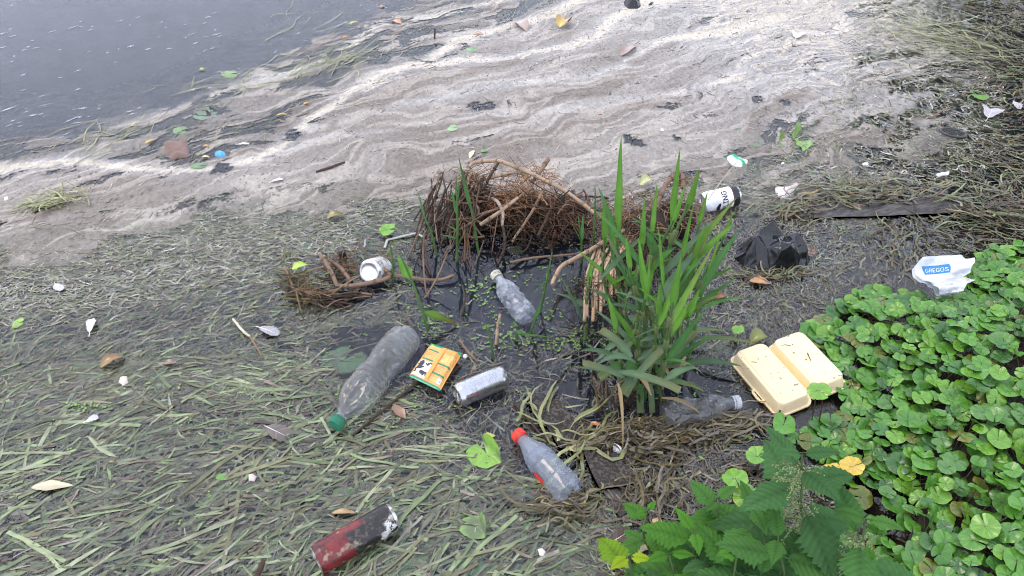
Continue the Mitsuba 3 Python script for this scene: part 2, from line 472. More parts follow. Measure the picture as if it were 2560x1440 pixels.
EDGE = GP([(2400, -150), (2330, 0), (2440, 130), (2500, 300), (2400, 430), (2440, 520), (2160, 560), (2200, 640), (2300, 690), (2440, 620), (2900, 560), (3000, -150)])
BANDW = BANDP[:, :2]
TRANS = GP([(-260, 560), (0, 560), (300, 530), (480, 490), (700, 460), (1000, 440), (1500, 445), (1720, 400), (1900, 340), (2060, 220), (2120, 60), (2200, 200), (2060, 380), (1800, 520), (1500, 560), (1000, 560), (600, 620), (0, 700), (-260, 700)])
DEBRIS = GP([(1480, 1080), (1900, 1030), (2080, 1080), (2150, 1250), (2100, 1450), (1500, 1450), (1440, 1250)])

FINE = np.array([(0.22, 0.20, 0.165), (0.17, 0.145, 0.12), (0.25, 0.245, 0.19), (0.13, 0.105, 0.085), (0.20, 0.215, 0.13)])
weed = MB()
weed.add(*mat(rw, MIDL, 6500, flow_left, (0.006, 0.03), (0.0010, 0.0028), (FINE, BROWNS, GREENS), (0.60, 0.2, 0.2), (-0.010, 0.0012), spread=0.8, cross=0.35, segs=2))
weed.add(*mat(rw, LEFT, 3000, flow_left, (0.006, 0.035), (0.0010, 0.0030), (FINE, BROWNS, GREENS), (0.60, 0.2, 0.2), (-0.010, 0.0012), spread=0.8, cross=0.35, segs=2))
weed.add(*mat(rw, MIDL, 7500, flow_left, (0.02, 0.10), (0.0020, 0.0052), (GREENS, FINE, BROWNS), (0.62, 0.22, 0.16), (-0.009, 0.001), spread=0.40, cross=0.18))
weed.add(*mat(rw, NEAR, 5600, flow_left, (0.03, 0.15), (0.0026, 0.0078), (GREENS, FINE, BROWNS), (0.74, 0.08, 0.18), (-0.010, 0.0010), spread=0.44, cross=0.20))
weed.add(*mat(rw, CENTRE, 4400, flow_left, (0.010, 0.07), (0.0012, 0.005), (BROWNS, GREENS, FINE), (0.45, 0.25, 0.3), (-0.012, 0.002), spread=0.8, cross=0.4, segs=4))
weed.add(*mat(rw, RIGHT, 15000, flow_right, (0.012, 0.06), (0.0018, 0.0048), (OLIVES, GREENS, BROWNS, FINE), (0.22, 0.25, 0.25, 0.28), (-0.008, 0.003), spread=0.6, curl=1.4, wob=1.6, keep=1))
MIDR = GP([(1480, 470), (1720, 440), (2050, 380), (2200, 560), (2080, 760), (1960, 850), (1930, 1040), (1480, 1000), (1470, 700)])
weed.add(*mat(rw, MIDR, 8500, flow_right, (0.008, 0.05), (0.0012, 0.004), (FINE, BROWNS, GREENS), (0.4, 0.3, 0.3), (-0.008, 0.002), spread=0.8, cross=0.3, curl=1.0, segs=3, keep=0.1))
weed.add(*mat(rw, EDGE, 5600, flow_right, (0.03, 0.14), (0.002, 0.006), (OLIVES, GREENS, BROWNS), (0.45, 0.35, 0.2), (-0.006, 0.010), spread=0.45, curl=0.9, wob=1.2, keep=1))
weed.add(*mat(rw, BANDW, 3600, lambda p: FLOW + 0.8 * (nz(p3(p), 2, 51) - 0.5), (0.02, 0.12), (0.0012, 0.0035), (GREENS, OLIVES, FINE), (0.45, 0.2, 0.35), (-0.004, 0.003), spread=0.35, fade=0.08, keep=1))
weed.add(*mat(rw, TRANS, 5200, lambda p: 0.25 + 1.2 * (nz(p3(p), 2, 53) - 0.5), (0.012, 0.07), (0.0012, 0.0036), (GREENS, FINE, BROWNS), (0.45, 0.35, 0.2), (-0.006, 0.003), spread=0.5, keep=1))
weed.add(*mat(rw, DEBRIS, 3400, flow_left, (0.010, 0.06), (0.0012, 0.005), (BROWNS, OLIVES, FINE), (0.6, 0.2, 0.2), (-0.012, 0.004), spread=0.9, cross=0.4))
RTOP = GP([(2110, -100), (2140, 60), (2100, 210), (2030, 300), (1900, 390), (2100, 470), (2400, 460), (2520, 380), (2500, 180), (2380, 20), (2380, -100)])
PALE = np.array([(0.30, 0.28, 0.23), (0.24, 0.225, 0.18), (0.34, 0.33, 0.30), (0.20, 0.20, 0.13)])
weed.add(*mat(rw, RTOP, 5200, flow_right, (0.02, 0.075), (0.0030, 0.0065), (PALE, GREENS, OLIVES), (0.6, 0.25, 0.15), (-0.004, 0.003), spread=0.6, curl=1.8, wob=2.0, keep=1))
FLECK = GP([(-260, 640), (0, 600), (300, 570), (480, 525), (700, 492), (1000, 470), (1500, 482), (1720, 442), (1900, 400), (2060, 420), (1960, 560), (1800, 540), (1500, 540), (1150, 560), (1000, 560), (900, 640), (640, 740), (300, 800), (-260, 880)])
weed.add(*mat(rw, FLECK, 5200, lambda p: 0.15 + 1.2 * (nz(p3(p), 2, 57) - 0.5), (0.010, 0.045), (0.0020, 0.0046), (PALE, FINE), (0.65, 0.35), (-0.001, 0.002), spread=0.6, cross=0.2, segs=3, keep=1, fade=0.12))
weed.build('floating_weed', 'weed_mat', smooth=False, kind='stuff', label='tangled mass of cut green and brown weed floating on the water', cat='weed')

# the largest blades lying on top, one by one
TOPW = GP([(-160, 1000), (500, 900), (1000, 1080), (1280, 1230), (1480, 1260), (1500, 1500), (-160, 1500)])
for q in scatter(rw, TOPW, 170):
    ln, wd = rw.uniform(0.07, 0.20), rw.uniform(0.0048, 0.0098)
    a = float(flow_left(q[None])[0]) + rw.normal(0, 0.45)
    _b = blades(rw, q[None], np.array([a]), np.array([ln]), np.array([wd]), np.array([rw.normal(0, 0.3)]), pick(rw, 1, (GREENS[:5],), (1,)) * 1.1, np.array([rw.uniform(-0.002, 0.0022)]), 9, lift=0.001, wob=0.4, flat=0.06)
    put('blade', mikit.ply((_b[0], _b[1]), 'weed_mat', smooth=False, color=_b[2]), 'floating_weed')
# ------------------------------------------------------------------ the muddy bank with its pennywort and nettles
BANK = GP([(2900, 560), (2470, 590), (2420, 650), (2300, 720), (2190, 690), (2110, 705), (2050, 760), (2010, 800), (2040, 850), (2090, 910), (2130, 985), (2060, 1030), (1960, 1062), (2030, 1090), (2095, 1130), (2130, 1200),
           (2080, 1300), (1900, 1330), (1750, 1420), (1500, 1500), (1400, 1900), (1500, 3000), (5200, 3000), (4600, 560)])


def bank_z(p):
    q = p3(p)
    return -0.045 + 0.115 * sst(-0.06, 0.40, signed(p, BANK)) + 0.018 * (nz(q, 9, 61, 3) - 0.5)


def mud_col(p, n, uv):
    k = fbm(p.x * 30, p.y * 30, p.z * 30)
    return mix((0.016, 0.012, 0.008), (0.060, 0.045, 0.030), smoothstep(0.35, 0.75, k))


scene['mud_mat'] = {'type': 'principled', 'base_color': proc(mud_col), 'roughness': 0.35, 'specular': 0.4}
_bv, _bf = grid(0.10, 3.6, -0.9, 2.2, 0.03, lambda v: bank_z(v[:, :2]))
_bk = signed(_bv[:, :2], BANK)[_bf].max(1) > -0.12
put('bank', mikit.ply((_bv, _bf[_bk]), 'mud_mat', smooth=True), kind='structure', label='dark wet mud of the river bank')

litter = MB()
rb = np.random.default_rng(8)
_p = scatter(rb, np.clip(BANK[:, :2], [-1, 0.3], [2.2, 2.1]), 2600)
_p = _p[signed(_p, BANK) > -0.05]
_n = len(_p)
litter.add(*blades(rb, _p, rb.random(_n) * PI, 0.02 + 0.10 * rb.random(_n) ** 2, 0.001 + 0.003 * rb.random(_n), 0.7 * rb.normal(size=_n), pick(rb, _n, (BROWNS, OLIVES), (0.75, 0.25)) * 0.8,
                   bank_z(_p) + 0.003 + 0.012 * rb.random(_n), lift=0.01))
litter.build('dead_stalks', 'weed_mat', smooth=False, kind='stuff', label='dead brown stalks littering the mud between the leaves', cat='plant litter')

# --- pennywort: round lobed leaves, each on its own stalk
PW = []


def penny_leaf(rng, tone):
    """A leaf of radius 1, cleft to its middle, with scalloped lobes."""
    m = 44
    cleft = 0.05 + 0.11 * rng.random()
    ph = np.linspace(cleft, 2 * PI - cleft, m)
    lobes = rng.choice([5, 6, 7])
    k = (ph - cleft) / (2 * PI - 2 * cleft)
    r = 1 - (0.05 + 0.07 * rng.random()) * (1 - np.abs(np.sin(PI * k * lobes)) ** 0.6) - 0.025 * (0.5 + 0.5 * np.cos(2 * PI * k * lobes * 3))
    r *= 0.90 + 0.2 * nz(np.stack([np.cos(ph), np.sin(ph), ph * 0], 1), 1.2, int(rng.integers(999)), 2)
    rings = np.array([0.05, 0.3, 0.55, 0.78, 0.93, 1.0])
    fr = rings[:, None]
    x, y = fr * r * np.cos(ph), fr * r * np.sin(ph)
    cup, wav = rng.uniform(-0.16, 0.22), rng.uniform(0.04, 0.14)
    z = cup * fr**2 + wav * fr**2 * np.cos(2 * PI * k * lobes / 2 + rng.random() * 6)[None] - 0.07 * fr * (np.abs(np.cos(PI * k * lobes)) ** 8)[None] + 0.10 * np.exp(-(fr / 0.22) ** 2) * -1
    z = z - 0.10 * np.maximum(fr - 0.85, 0) * rng.random() * 4
    v = np.stack([x, y, z + 0 * x], -1)
    v[..., 2] += 0.06 * (nz(v, 3.5, int(rng.integers(999)), 2) - 0.5)
    i, j = np.meshgrid(np.arange(len(rings) - 1), np.arange(m - 1), indexing='ij')
    q = np.stack([i * m + j, (i + 1) * m + j, (i + 1) * m + j + 1, i * m + j + 1], -1).reshape(-1, 4)
    vein = (np.abs(np.sin(PI * k * lobes)) ** 30)[None] * (fr < 0.9)
    c = np.asarray(tone)[None, None] * (0.80 + 0.35 * nz(v, 5, int(rng.integers(999)), 3))[..., None] * (1 + 0.28 * vein[..., None]) * (0.92 + 0.16 * fr)[..., None]
    c = c + np.array([0.03, 0.03, 0.0]) * (fr**6)[..., None] * rng.random()
    return v.reshape(-1, 3), q, c.reshape(-1, 3)


tones = [(0.066, 0.200, 0.024), (0.085, 0.240, 0.028), (0.050, 0.160, 0.028), (0.125, 0.285, 0.030), (0.080, 0.195, 0.040), (0.040, 0.125, 0.024), (0.175, 0.300, 0.030)]
rp = np.random.default_rng(17)
for k in range(18):
    _v, _f, _c = penny_leaf(rp, 0.86 * np.array(tones[rp.choice(7, p=[.22, .2, .18, .12, .14, .10, .04])]))
    if k == 17:
        _c = _c * [2.6, 1.1, 0.9]
    PW.append(mikit.ply((_v, _f), 'wet_leaf_mat', smooth=True, color=_c))

PENNY = GP([(2900, 560), (2480, 600), (2436, 640), (2424, 690), (2400, 706), (2340, 722), (2290, 706), (2200, 690), (2120, 715), (2060, 765), (2015, 795), (2045, 850), (2095, 905), (2140, 985), (2070, 1030), (1985, 1055), (2050, 1090), (2110, 1130), (2150, 1200),
            (2140, 1260), (2120, 1330), (2150, 1420), (2160, 1600), (2900, 1600)], 0.06)


def poisson(rng, poly, gap, tries):
    """Points in the polygon no nearer to each other than gap."""
    out, cell = [], {}
    for p in scatter(rng, poly, tries):
        c = (int(p[0] // gap), int(p[1] // gap))
        if all(np.hypot(*(p - q)) > gap for a in (-1, 0, 1) for b in (-1, 0, 1) for q in cell.get((c[0] + a, c[1] + b), [])):
            cell.setdefault(c, []).append(p)
            out.append(p)
    return np.array(out)


def leaf_turn(m, tilt, head, spin):
    return T(m) @ T().rotate([0, 0, 1], math.degrees(head)) @ T().rotate([0, 1, 0], tilt) @ T().rotate([0, 0, 1], spin)


patch = thing('pennywort_patch', 'dense patch of round lobed bright green leaves covering the bank at lower right', 'plant')
BOXC = G(1960, 950)[:2]
pos = poisson(rp, np.clip(PENNY[:, :2], [-1, 0.25], [1.55, 1.95]), 0.0180, 18000)
gap = nz(p3(pos), 7.0, 71, 3)
pos = pos[(gap < 0.63) | (rp.random(len(pos)) < 0.3)]
stalks, lv = MB(), []
BAGPX = (2290, 2440, 640, 712)
for p in pos:
    h = 0.030 + 0.055 * rp.random() ** 0.8 * sst(0, 0.15, float(signed(p[None], PENNY)[0]))
    zb = float(bank_z(p[None])[0])
    lv.append((p[0], p[1], max(zb, -0.01) + h, zb, 0.0138 + 0.0122 * rp.random() ** 1.2))
order = sorted(range(len(lv)), key=lambda i: lv[i][1])
shown, rest = set(order[:300]), MB()
for i, (x, y, z, zb, r) in enumerate(lv):
    m = np.array((T().translate([x, y, z]) @ leaf_turn(np.eye(4), abs(rp.normal(0, 21)), rp.random() * 2 * PI, rp.random() * 360) @ T().scale(r)).matrix)
    shape = PW[rp.integers(len(PW))]
    if i in shown:
        put('leaf', {**shape, 'to_world': T(m)}, patch)
    else:
        _v, _f, _n2, _u2, _c = meshkit.WRITTEN[shape['filename']]
        rest.add(ap(m, _v.astype(float)), _f, _c)
    foot = np.array([x + rp.normal(0, 0.02), y + rp.normal(0, 0.02), zb - 0.01])
    top = np.array([x, y, z - 0.05 * r])
    tube(stalks, [foot, (foot + top) / 2 + rp.normal(0, 0.006, 3), top], [0.0011, 0.0009], (0.14, 0.17, 0.06) if rp.random() < 0.6 else (0.12, 0.06, 0.04), sides=4, n=5)
if rest.n:
    rest.build('far_leaf', 'wet_leaf_mat', parent=patch, kind='stuff')
stalks.build('stalk', 'weed_mat', smooth=True, parent=patch, kind='stuff')

# single plants of it that stand in the water, left of the patch: (leaf centre in the photograph, height, radius)
for px, py, h, r, lab in ((1838, 1195, 0.070, 0.026, 'lone bright green round leaf on a dark stalk in the water left of the nettle'), (2047, 975, 0.105, 0.026, 'round green leaf on two thin stalks leaning over the cream takeaway box'),
                          (1960, 1060, 0.04, 0.026, 'curled green leaf tucked against the nearest corner of the cream takeaway box'), (1893, 1140, 0.03, 0.024, 'pair of small green leaves afloat between crushed bottle and nettle tip'),
                          (1950, 1180, 0.03, 0.019, 'small pale green leaf just left of the flowering nettle'), (1845, 822, 0.03, 0.016, 'tiny green leaf standing in the water right of the reed clump'),
                          (968, 573, 0.02, 0.024, 'folded bright green leaf floating left of the big root mound'), (1870, 1245, 0.05, 0.030, 'yellowish green leaf pair below the lone stalked leaf'),
                          (2090, 1175, 0.05, 0.028, 'yellow dying leaf at the edge of the bank right of the nettle'), (2130, 1165, 0.045, 0.024, 'small yellow leaf touching the bank leaves right of the nettle')):
    t = thing('pennywort_leaf', lab, 'leaf')
    c = G(px, py, h)
    tone = (0.50, 0.34, 0.05) if 'yellow dying' in lab or 'small yellow' in lab else (0.16, 0.30, 0.04) if 'yellowish' in lab else tones[rp.integers(4)]
    for w in range(2 if 'pair' in lab else 1):
        cc = c + [0.03 * w, -0.006 * w, 0.004 * w]
        _v, _f, _c = penny_leaf(rp, tone)
        m = np.array((T().translate(list(cc)) @ leaf_turn(np.eye(4), 14, rp.random() * 6, rp.random() * 360) @ T().scale(r)).matrix)
        put('blade', mikit.ply((ap(m, _v), _f), 'wet_leaf_mat', smooth=True, color=_c), t)
        for q in range(2 if 'two thin' in lab else 1):
            sm = MB()
            tube(sm, [cc + [0.014 * q - 0.004, 0, -0.002], cc + [0.016 * q, -0.01, -h / 2], [cc[0] + 0.018 * q + 0.004, cc[1] - 0.02, -0.02]], [0.0013], (0.075, 0.035, 0.03), sides=5, n=6)
            sm.build('stalk', 'weed_mat', parent=t)

# --- nettles


def nettle_leaf(mb, base, direction, length, tone, rng, droop=0.5, width=0.52, up=(0, 0, 1)):
    """A toothed, pleated leaf that starts at base and bends down towards its tip."""
    m = 37
    s = np.linspace(0, 1, m)
    d = unit(direction)
    side = unit(np.cross(d, up))
    nor = unit(np.cross(side, d))
    a = droop * (s * 1.1)
    step = length / (m - 1)
    fx = np.cumsum(np.cos(a)) * step - step
    fz = -np.cumsum(np.sin(a)) * step
    mid = np.asarray(base) + fx[:, None] * d + fz[:, None] * nor
    nrm = nor + np.sin(a)[:, None] * d * 0.6
    w = width * length * 0.5 * np.clip((s / 0.24), 0, 1) ** 0.55 * np.clip((1 - s) / 0.76, 0, 1) ** 0.85
    teeth = 12
    saw = (s * teeth) % 1.0
    we = w * (0.80 + 0.32 * saw) * (1 + 0.05 * rng.normal(size=m))
    cols = np.array([-1, -0.62, -0.3, 0, 0.3, 0.62, 1.0])
    ww = np.where(np.abs(cols)[None] == 1, we[:, None], w[:, None] * 1.0) * cols[None]
    back = -0.10 * length * np.abs(cols)[None] ** 1.0 * (w / (w.max() + 1e-9))[:, None] * -1
    pl = 0.010 * length * np.cos(2 * PI * (s[:, None] * teeth * 0.75 - np.abs(cols)[None] * 1.3)) * (np.abs(cols)[None] > 0.1)
    h = pl + (0.22 * np.abs(ww)) - 0.35 * np.abs(ww) ** 2 / (0.25 * length)
    v = mid[:, None] + ww[..., None] * side + back[..., None] * d * 0.9 + h[..., None] * nrm[:, None]
    i, j = np.meshgrid(np.arange(m - 1), np.arange(6), indexing='ij')
    q = np.stack([i * 7 + j, (i + 1) * 7 + j, (i + 1) * 7 + j + 1, i * 7 + j + 1], -1).reshape(-1, 4)
    ridge = np.cos(2 * PI * (s[:, None] * teeth * 0.75 - np.abs(cols)[None] * 1.3))
    c = np.asarray(tone) * (0.88 + 0.13 * ridge - 0.20 * (np.abs(cols)[None] < 0.1) + 0.25 * (nz(v, 40, int(rng.integers(999)), 2) - 0.5))[..., None]
    mb.add(v.reshape(-1, 3), q, c.reshape(-1, 3))


OCT = np.array([[1, 0, 0], [-1, 0, 0], [0, 1, 0], [0, -1, 0], [0, 0, 1], [0, 0, -1.0]])
OCTF = np.array([[0, 2, 4], [2, 1, 4], [1, 3, 4], [3, 0, 4], [2, 0, 5], [1, 2, 5], [3, 1, 5], [0, 3, 5]])


def catkin(mb, base, direction, length, rng):
    """A drooping branched string of tiny pale green flowers."""
    for b in range(4):
        d = unit(np.asarray(direction) + rng.normal(0, 0.5, 3))
        t = np.linspace(0.1, 1, 16)[:, None]
        p = np.asarray(base) + d * t * length * rng.uniform(0.6, 1) + np.array([0, 0, -1.0]) * t**2 * length * rng.uniform(0.3, 0.9)
        for q in p:
            for e in range(2):
                o = rng.normal(0, 0.0016, 3)
                mb.add(q + o + OCT * rng.uniform(0.0009, 0.0018), OCTF, np.array([0.24, 0.30, 0.13]) * rng.uniform(0.7, 1.3))
        v, f = tube_arrays(p, 0.0005, 3)
        mb.add(v, f, (0.16, 0.22, 0.09))


def nettle(label, apex_px, apex_z, base_px, nodes, size, tone, tip_tone, rng, flowers=0, first=0.0, span=0.8):
    t = thing('nettle', label, 'nettle', None)
    apex = G(*apex_px, apex_z)
    base = G(*base_px, 0.03)
    st = MB()
    path = tube(st, [base, (base + apex) / 2 + rng.normal(0, 0.008, 3), apex], [0.0030, 0.0026, 0.0016], (0.09, 0.13, 0.05), sides=6, n=14)
    st.build('stem', 'weed_mat', parent=t)
    h0 = rng.random() * PI if first is None else first
    for k in range(nodes):
        f = k / max(nodes - 1, 1)
        at = apex + (base - apex) * span * f**1.1
        ln = 0.90 * size * (0.42 + 0.75 * min(1, f * 2.4 + 0.05)) * (1 - 0.15 * max(0, f - 0.6))
        for w in (0, 1):
            a = h0 + k * PI / 2 + w * PI + rng.normal(0, 0.25)
            up = 0.55 - 0.75 * min(1, 1.8 * f) + rng.normal(0, 0.12)
            d = np.array([math.cos(a), math.sin(a), up])
            lf = MB()
            pet = ln * (0.10 + 0.22 * f)
            b2 = at + unit(d) * pet
            tube(lf, [at, at + unit(d) * pet * 0.5 + [0, 0, 0.003], b2 + unit(d) * 0.004], [0.0011], (0.10, 0.16, 0.06), sides=4, n=4)
            tn = np.asarray(tip_tone) + (np.asarray(tone) - np.asarray(tip_tone)) * min(1, f * 1.6)
            nettle_leaf(lf, b2, d, ln * rng.uniform(0.9, 1.1), tn * rng.uniform(0.85, 1.15), rng, droop=0.25 + 0.6 * rng.random(), width=0.56 + 0.14 * rng.random())
            lf.build('leaf', 'leaf_mat', parent=t)
        if 0 < k <= flowers:
            for w in range(4):
                a = h0 + k * PI / 2 + w * PI / 2 + 0.6
                fl = MB()
                catkin(fl, at, (math.cos(a), math.sin(a), 0.15), 0.045, rng)
                fl.build('flower', 'weed_mat', parent=t)
    return t


rn = np.random.default_rng(23)
DK, MD, LT, YL = (0.082, 0.188, 0.068), (0.098, 0.235, 0.058), (0.110, 0.290, 0.042), (0.30, 0.42, 0.03)
nettle('tall flowering nettle with pale hanging flower strings at bottom right of the water', (2005, 1135), 0.44, (1985, 1470), 8, 0.108, DK, DK, rn, flowers=4, first=0.35)
nettle('dark nettle with pale flowers leaning right over the round leaves', (2165, 1300), 0.36, (2080, 1560), 5, 0.115, DK, MD, rn, flowers=2, first=-0.2)
nettle('young mid green nettle between the flowering nettle and the water', (1790, 1250), 0.24, (1810, 1480), 6, 0.098, MD, MD, rn, first=0.8)
nettle('small slender nettle nearest the red capped bottle', (1618, 1280), 0.15, (1640, 1400), 4, 0.066, MD, LT, rn, first=0.5)
nettle('leafy nettle at the bottom edge with one upright bright leaf', (1735, 1330), 0.24, (1750, 1520), 6, 0.105, MD, LT, rn, first=1.4)
nettle('yellow green nettle at the bottom edge, leftmost of the nettles', (1572, 1392), 0.20, (1570, 1560), 4, 0.095, LT, YL, rn, first=0.15)
nettle('bright nettle tip at the bottom edge under the slender nettle', (1672, 1385), 0.20, (1680, 1580), 5, 0.100, MD, LT, rn, first=0.0)
nettle('bright topped nettle at the bottom edge below the flowering nettle', (1842, 1385), 0.27, (1850, 1640), 5, 0.098, DK, LT, rn, first=0.6)
nettle('dark nettle whose paired tip leaves lie just under the flowering one', (1945, 1350), 0.31, (1960, 1620), 6, 0.118, DK, MD, rn, first=1.1)
nettle('low dark nettle at the bottom edge right of the flowering nettle', (2060, 1405), 0.26, (2060, 1640), 5, 0.105, DK, MD, rn, first=0.3)
nettle('small bright nettle at the lower edge among the round leaves', (2170, 1410), 0.20, (2160, 1580), 4, 0.082, MD, LT, rn, first=0.9)
nettle('mid green nettle tucked left of the flowering nettle stem', (1880, 1270), 0.30, (1900, 1520), 5, 0.112, MD, MD, rn, first=2.0)
nettle('dark leafy nettle low between the two bright nettle tips', (1770, 1410), 0.20, (1770, 1600), 5, 0.105, DK, DK, rn, first=0.2)
nettle('shaded nettle at the very bottom edge between dark and bright ones', (1900, 1440), 0.24, (1900, 1660), 5, 0.110, DK, MD, rn, first=0.9)
nettle('shaded nettle behind the low dark one at the bottom edge', (2010, 1440), 0.24, (2010, 1660), 5, 0.110, DK, DK, rn, first=1.7)
# ------------------------------------------------------------------ reeds and their root mounds
RG, RG2, RGY, RTIP = (0.095, 0.220, 0.068), (0.140, 0.225, 0.130), (0.140, 0.305, 0.052), (0.22, 0.24, 0.07)
TAN, TAN2, RED, DARK = (0.36, 0.250, 0.168), (0.205, 0.135, 0.092), (0.16, 0.080, 0.048), (0.055, 0.036, 0.026)
rr = np.random.default_rng(31)


def reed_blade(mb, at, d, length, width, rng, droop=0.6, tone=RG, tip=None, cut=False, n=13, up=None, fold=0.14):
    """A reed leaf from at towards d, sinking as it goes out."""
    d = unit(d)
    s = np.linspace(0, 1, 7)[:, None]
    pts = np.asarray(at) + d * s * length + np.array([0, 0, -1.0]) * s**2.2 * length * droop
    side = np.cross(d, [0, 0, 1.0])
    if np.linalg.norm(side) < 0.25:
        a = rng.random() * 2 * PI
        side = np.array([math.cos(a), 0.4 * math.sin(a), 0])
    prof = (lambda s: np.minimum(0.45 + 0.55 * sst(0, 0.25, s), 1.0)) if cut else (lambda s: np.minimum(0.35 + 0.65 * sst(0, 0.3, s), np.clip(1 - s, 0, 1) ** 0.75 * 1.35))
    leaf_strip(mb, pts, width, np.asarray(tone) * rng.uniform(0.8, 1.2), side=unit(side) if up is None else up, fold=fold, n=n, c_tip=tip, wave=0.004, seed=int(rng.integers(9999)), profile=prof)


def reed_stem(t, base, tip, rng, leaves, width=0.020, bend=0.02, r=0.0036, spear=0.22, tone=RG):
    """One stem of a reed: its parts are the stem, the leaves and the rolled young leaf at its top."""
    base, tip = np.asarray(base, float), np.asarray(tip, float)
    ht = np.linalg.norm(tip - base)
    mid = (base + tip) / 2 + np.array([rng.normal(0, bend), rng.normal(0, bend), 0])
    end = base + (tip - base) * (1 - spear)
    sm = MB()
    p = tube(sm, [base - [0, 0, 0.02], (base * 0.5 + mid * 0.5), mid, end], [r * 1.15, r, r * 0.8, r * 0.55], (0.075, 0.140, 0.045), sides=6, n=16)
    for k in range(4):
        v, f = tube_arrays(p[3 + 3 * k: 5 + 3 * k], r * 1.35, 6)
        sm.add(v, f, (0.13, 0.16, 0.06))
    sm.build('stem', 'wet_leaf_mat', parent=t)
    sp = MB()
    d = unit(tip - mid)
    reed_blade(sp, end - d * 0.02, d, np.linalg.norm(tip - end) + 0.02, width * 0.62, rng, droop=0.0, tone=RGY, n=10, fold=0.35)
    sp.build('young_leaf', 'leaf_mat', parent=t)
    for f, az, el, ln, w in leaves:
        at = p[int(np.clip(f, 0, 0.999) * len(p))]
        lf = MB()
        dd = np.array([math.cos(az) * math.cos(el), math.sin(az) * math.cos(el), math.sin(el)])
        reed_blade(lf, at, dd, ln, w, rng, droop=rng.uniform(0.05, 0.55) * math.cos(el), tone=(RG2, RG, RGY)[0 if f < 0.4 else rng.choice(3, p=[.2, .5, .3])], tip=RTIP if rng.random() < 0.25 else None)
        lf.build('leaf', 'leaf_mat', parent=t)


# the big clump: feet in the photograph, tip in the photograph, how far the tip leans away or nearer
clump = thing('reed_clump', 'tall green reed clump rising from the water in the middle of the photo', 'reed')
CL = [((1555, 860), (1545, 335), 0.10), ((1640, 870), (1703, 370), 0.10), ((1660, 900), (1735, 415), 0.08), ((1610, 930), (1640, 455), 0.02), ((1545, 850), (1500, 500), 0.05), ((1560, 850), (1530, 530), 0.02),
      ((1463, 850), (1480, 640), 0.03), ((1640, 960), (1605, 600), -0.02), ((1690, 900), (1765, 475), 0.06), ((1680, 940), (1745, 560), 0.0), ((1700, 950), (1797, 565), 0.02), ((1720, 900), (1832, 520), 0.10),
      ((1640, 980), (1662, 560), -0.06), ((1570, 930), (1575, 590), 0.0), ((1650, 930), (1692, 455), 0.05), ((1670, 950), (1727, 500), 0.02), ((1590, 980), (1622, 640), -0.05), ((1600, 900), (1606, 500), 0.05),
      ((1690, 980), (1740, 690), -0.04), ((1560, 990), (1520, 720), -0.05), ((1610, 1000), (1655, 700), -0.08), ((1700, 860), (1745, 640), 0.05), ((1650, 1010), (1700, 640), -0.1), ((1625, 890), (1580, 620), 0.04)]
for k, (b, tp, lean) in enumerate(CL):
    base = G(*b)
    tip = V(*tp, base[1] + lean)
    ht = tip[2]
    lv = []
    for q in range(1 if tp[0] < 1500 else 3):
        f = 0.22 + 0.25 * q + rr.normal(0, 0.06)
        az = rr.choice([0.0, PI]) + rr.normal(0, 0.55) if rr.random() < 0.75 else rr.random() * 2 * PI
        left = math.cos(az) < 0 and tp[0] < 1640
        low = q == 0
        lv.append((f, az, rr.uniform(0.25, 0.7) if low and not left else rr.uniform(0.75, 1.3), rr.uniform(0.10, 0.20) if low or left else rr.uniform(0.13, 0.24), rr.uniform(0.015, 0.027)))
    reed_stem(clump, base, tip, rr, lv, r=0.0036 + 0.0014 * rr.random(), spear=rr.uniform(0.16, 0.34) if k else 0.42, width=rr.uniform(0.018, 0.028) if k else 0.034)
for (b, hgt), (tx, ty), w, dr_ in ((((1480, 770), 0.08), (1385, 728), 0.020, 0.03), (((1640, 930), 0.10), (1790, 830), 0.022, -0.02), (((1650, 760), 0.20), (1840, 660), 0.026, 0.0), (((1650, 700), 0.26), (1790, 540), 0.024, 0.0),
                                     (((1500, 700), 0.20), (1640, 555), 0.022, 0.0), (((1700, 800), 0.2), (1840, 690), 0.020, 0.0), (((1620, 900), 0.12), (1700, 915), 0.028, 0.0), (((1560, 905), 0.10), (1500, 945), 0.024, 0.0),
                                     (((1570, 900), 0.12), (1585, 975), 0.030, 0.0), (((1590, 935), 0.10), (1560, 985), 0.026, 0.0), (((1600, 960), 0.08), (1600, 1030), 0.016, 0.0), (((1625, 960), 0.08), (1630, 1030), 0.014, 0.0), (((1660, 800), 0.18), (1560, 700), 0.022, 0.0)):
    p0 = G(*b, hgt)
    p1 = V(tx, ty, p0[1] - 0.03 if ty > b[1] else p0[1] + 0.02)
    p1[2] = max(p1[2], 0.004)
    lf = MB()
    reed_blade(lf, p0, p1 - p0, np.linalg.norm(p1 - p0), w, rr, droop=0.04, tone=RG2 if rr.random() < 0.6 else RG, tip=(0.17, 0.20, 0.10) if ty > 900 else None, cut=ty > 900, fold=0.2)
    lf.build('leaf', 'leaf_mat', parent=clump)
for k in range(16):
    b = G(rr.uniform(1540, 1690), rr.uniform(840, 960), rr.uniform(0.06, 0.22))
    a, el = rr.choice([0.0, PI]) + rr.normal(0, 0.5), rr.uniform(0.1, 0.9)
    lf = MB()
    reed_blade(lf, b, (math.cos(a) * math.cos(el), math.sin(a) * math.cos(el), math.sin(el)), rr.uniform(0.08, 0.14), rr.uniform(0.016, 0.025), rr, droop=rr.uniform(0.1, 0.6), tone=RG2, tip=(0.20, 0.22, 0.11) if k % 3 == 0 else None, cut=k % 3 == 0, fold=0.18)
    lf.build('leaf', 'leaf_mat', parent=clump)
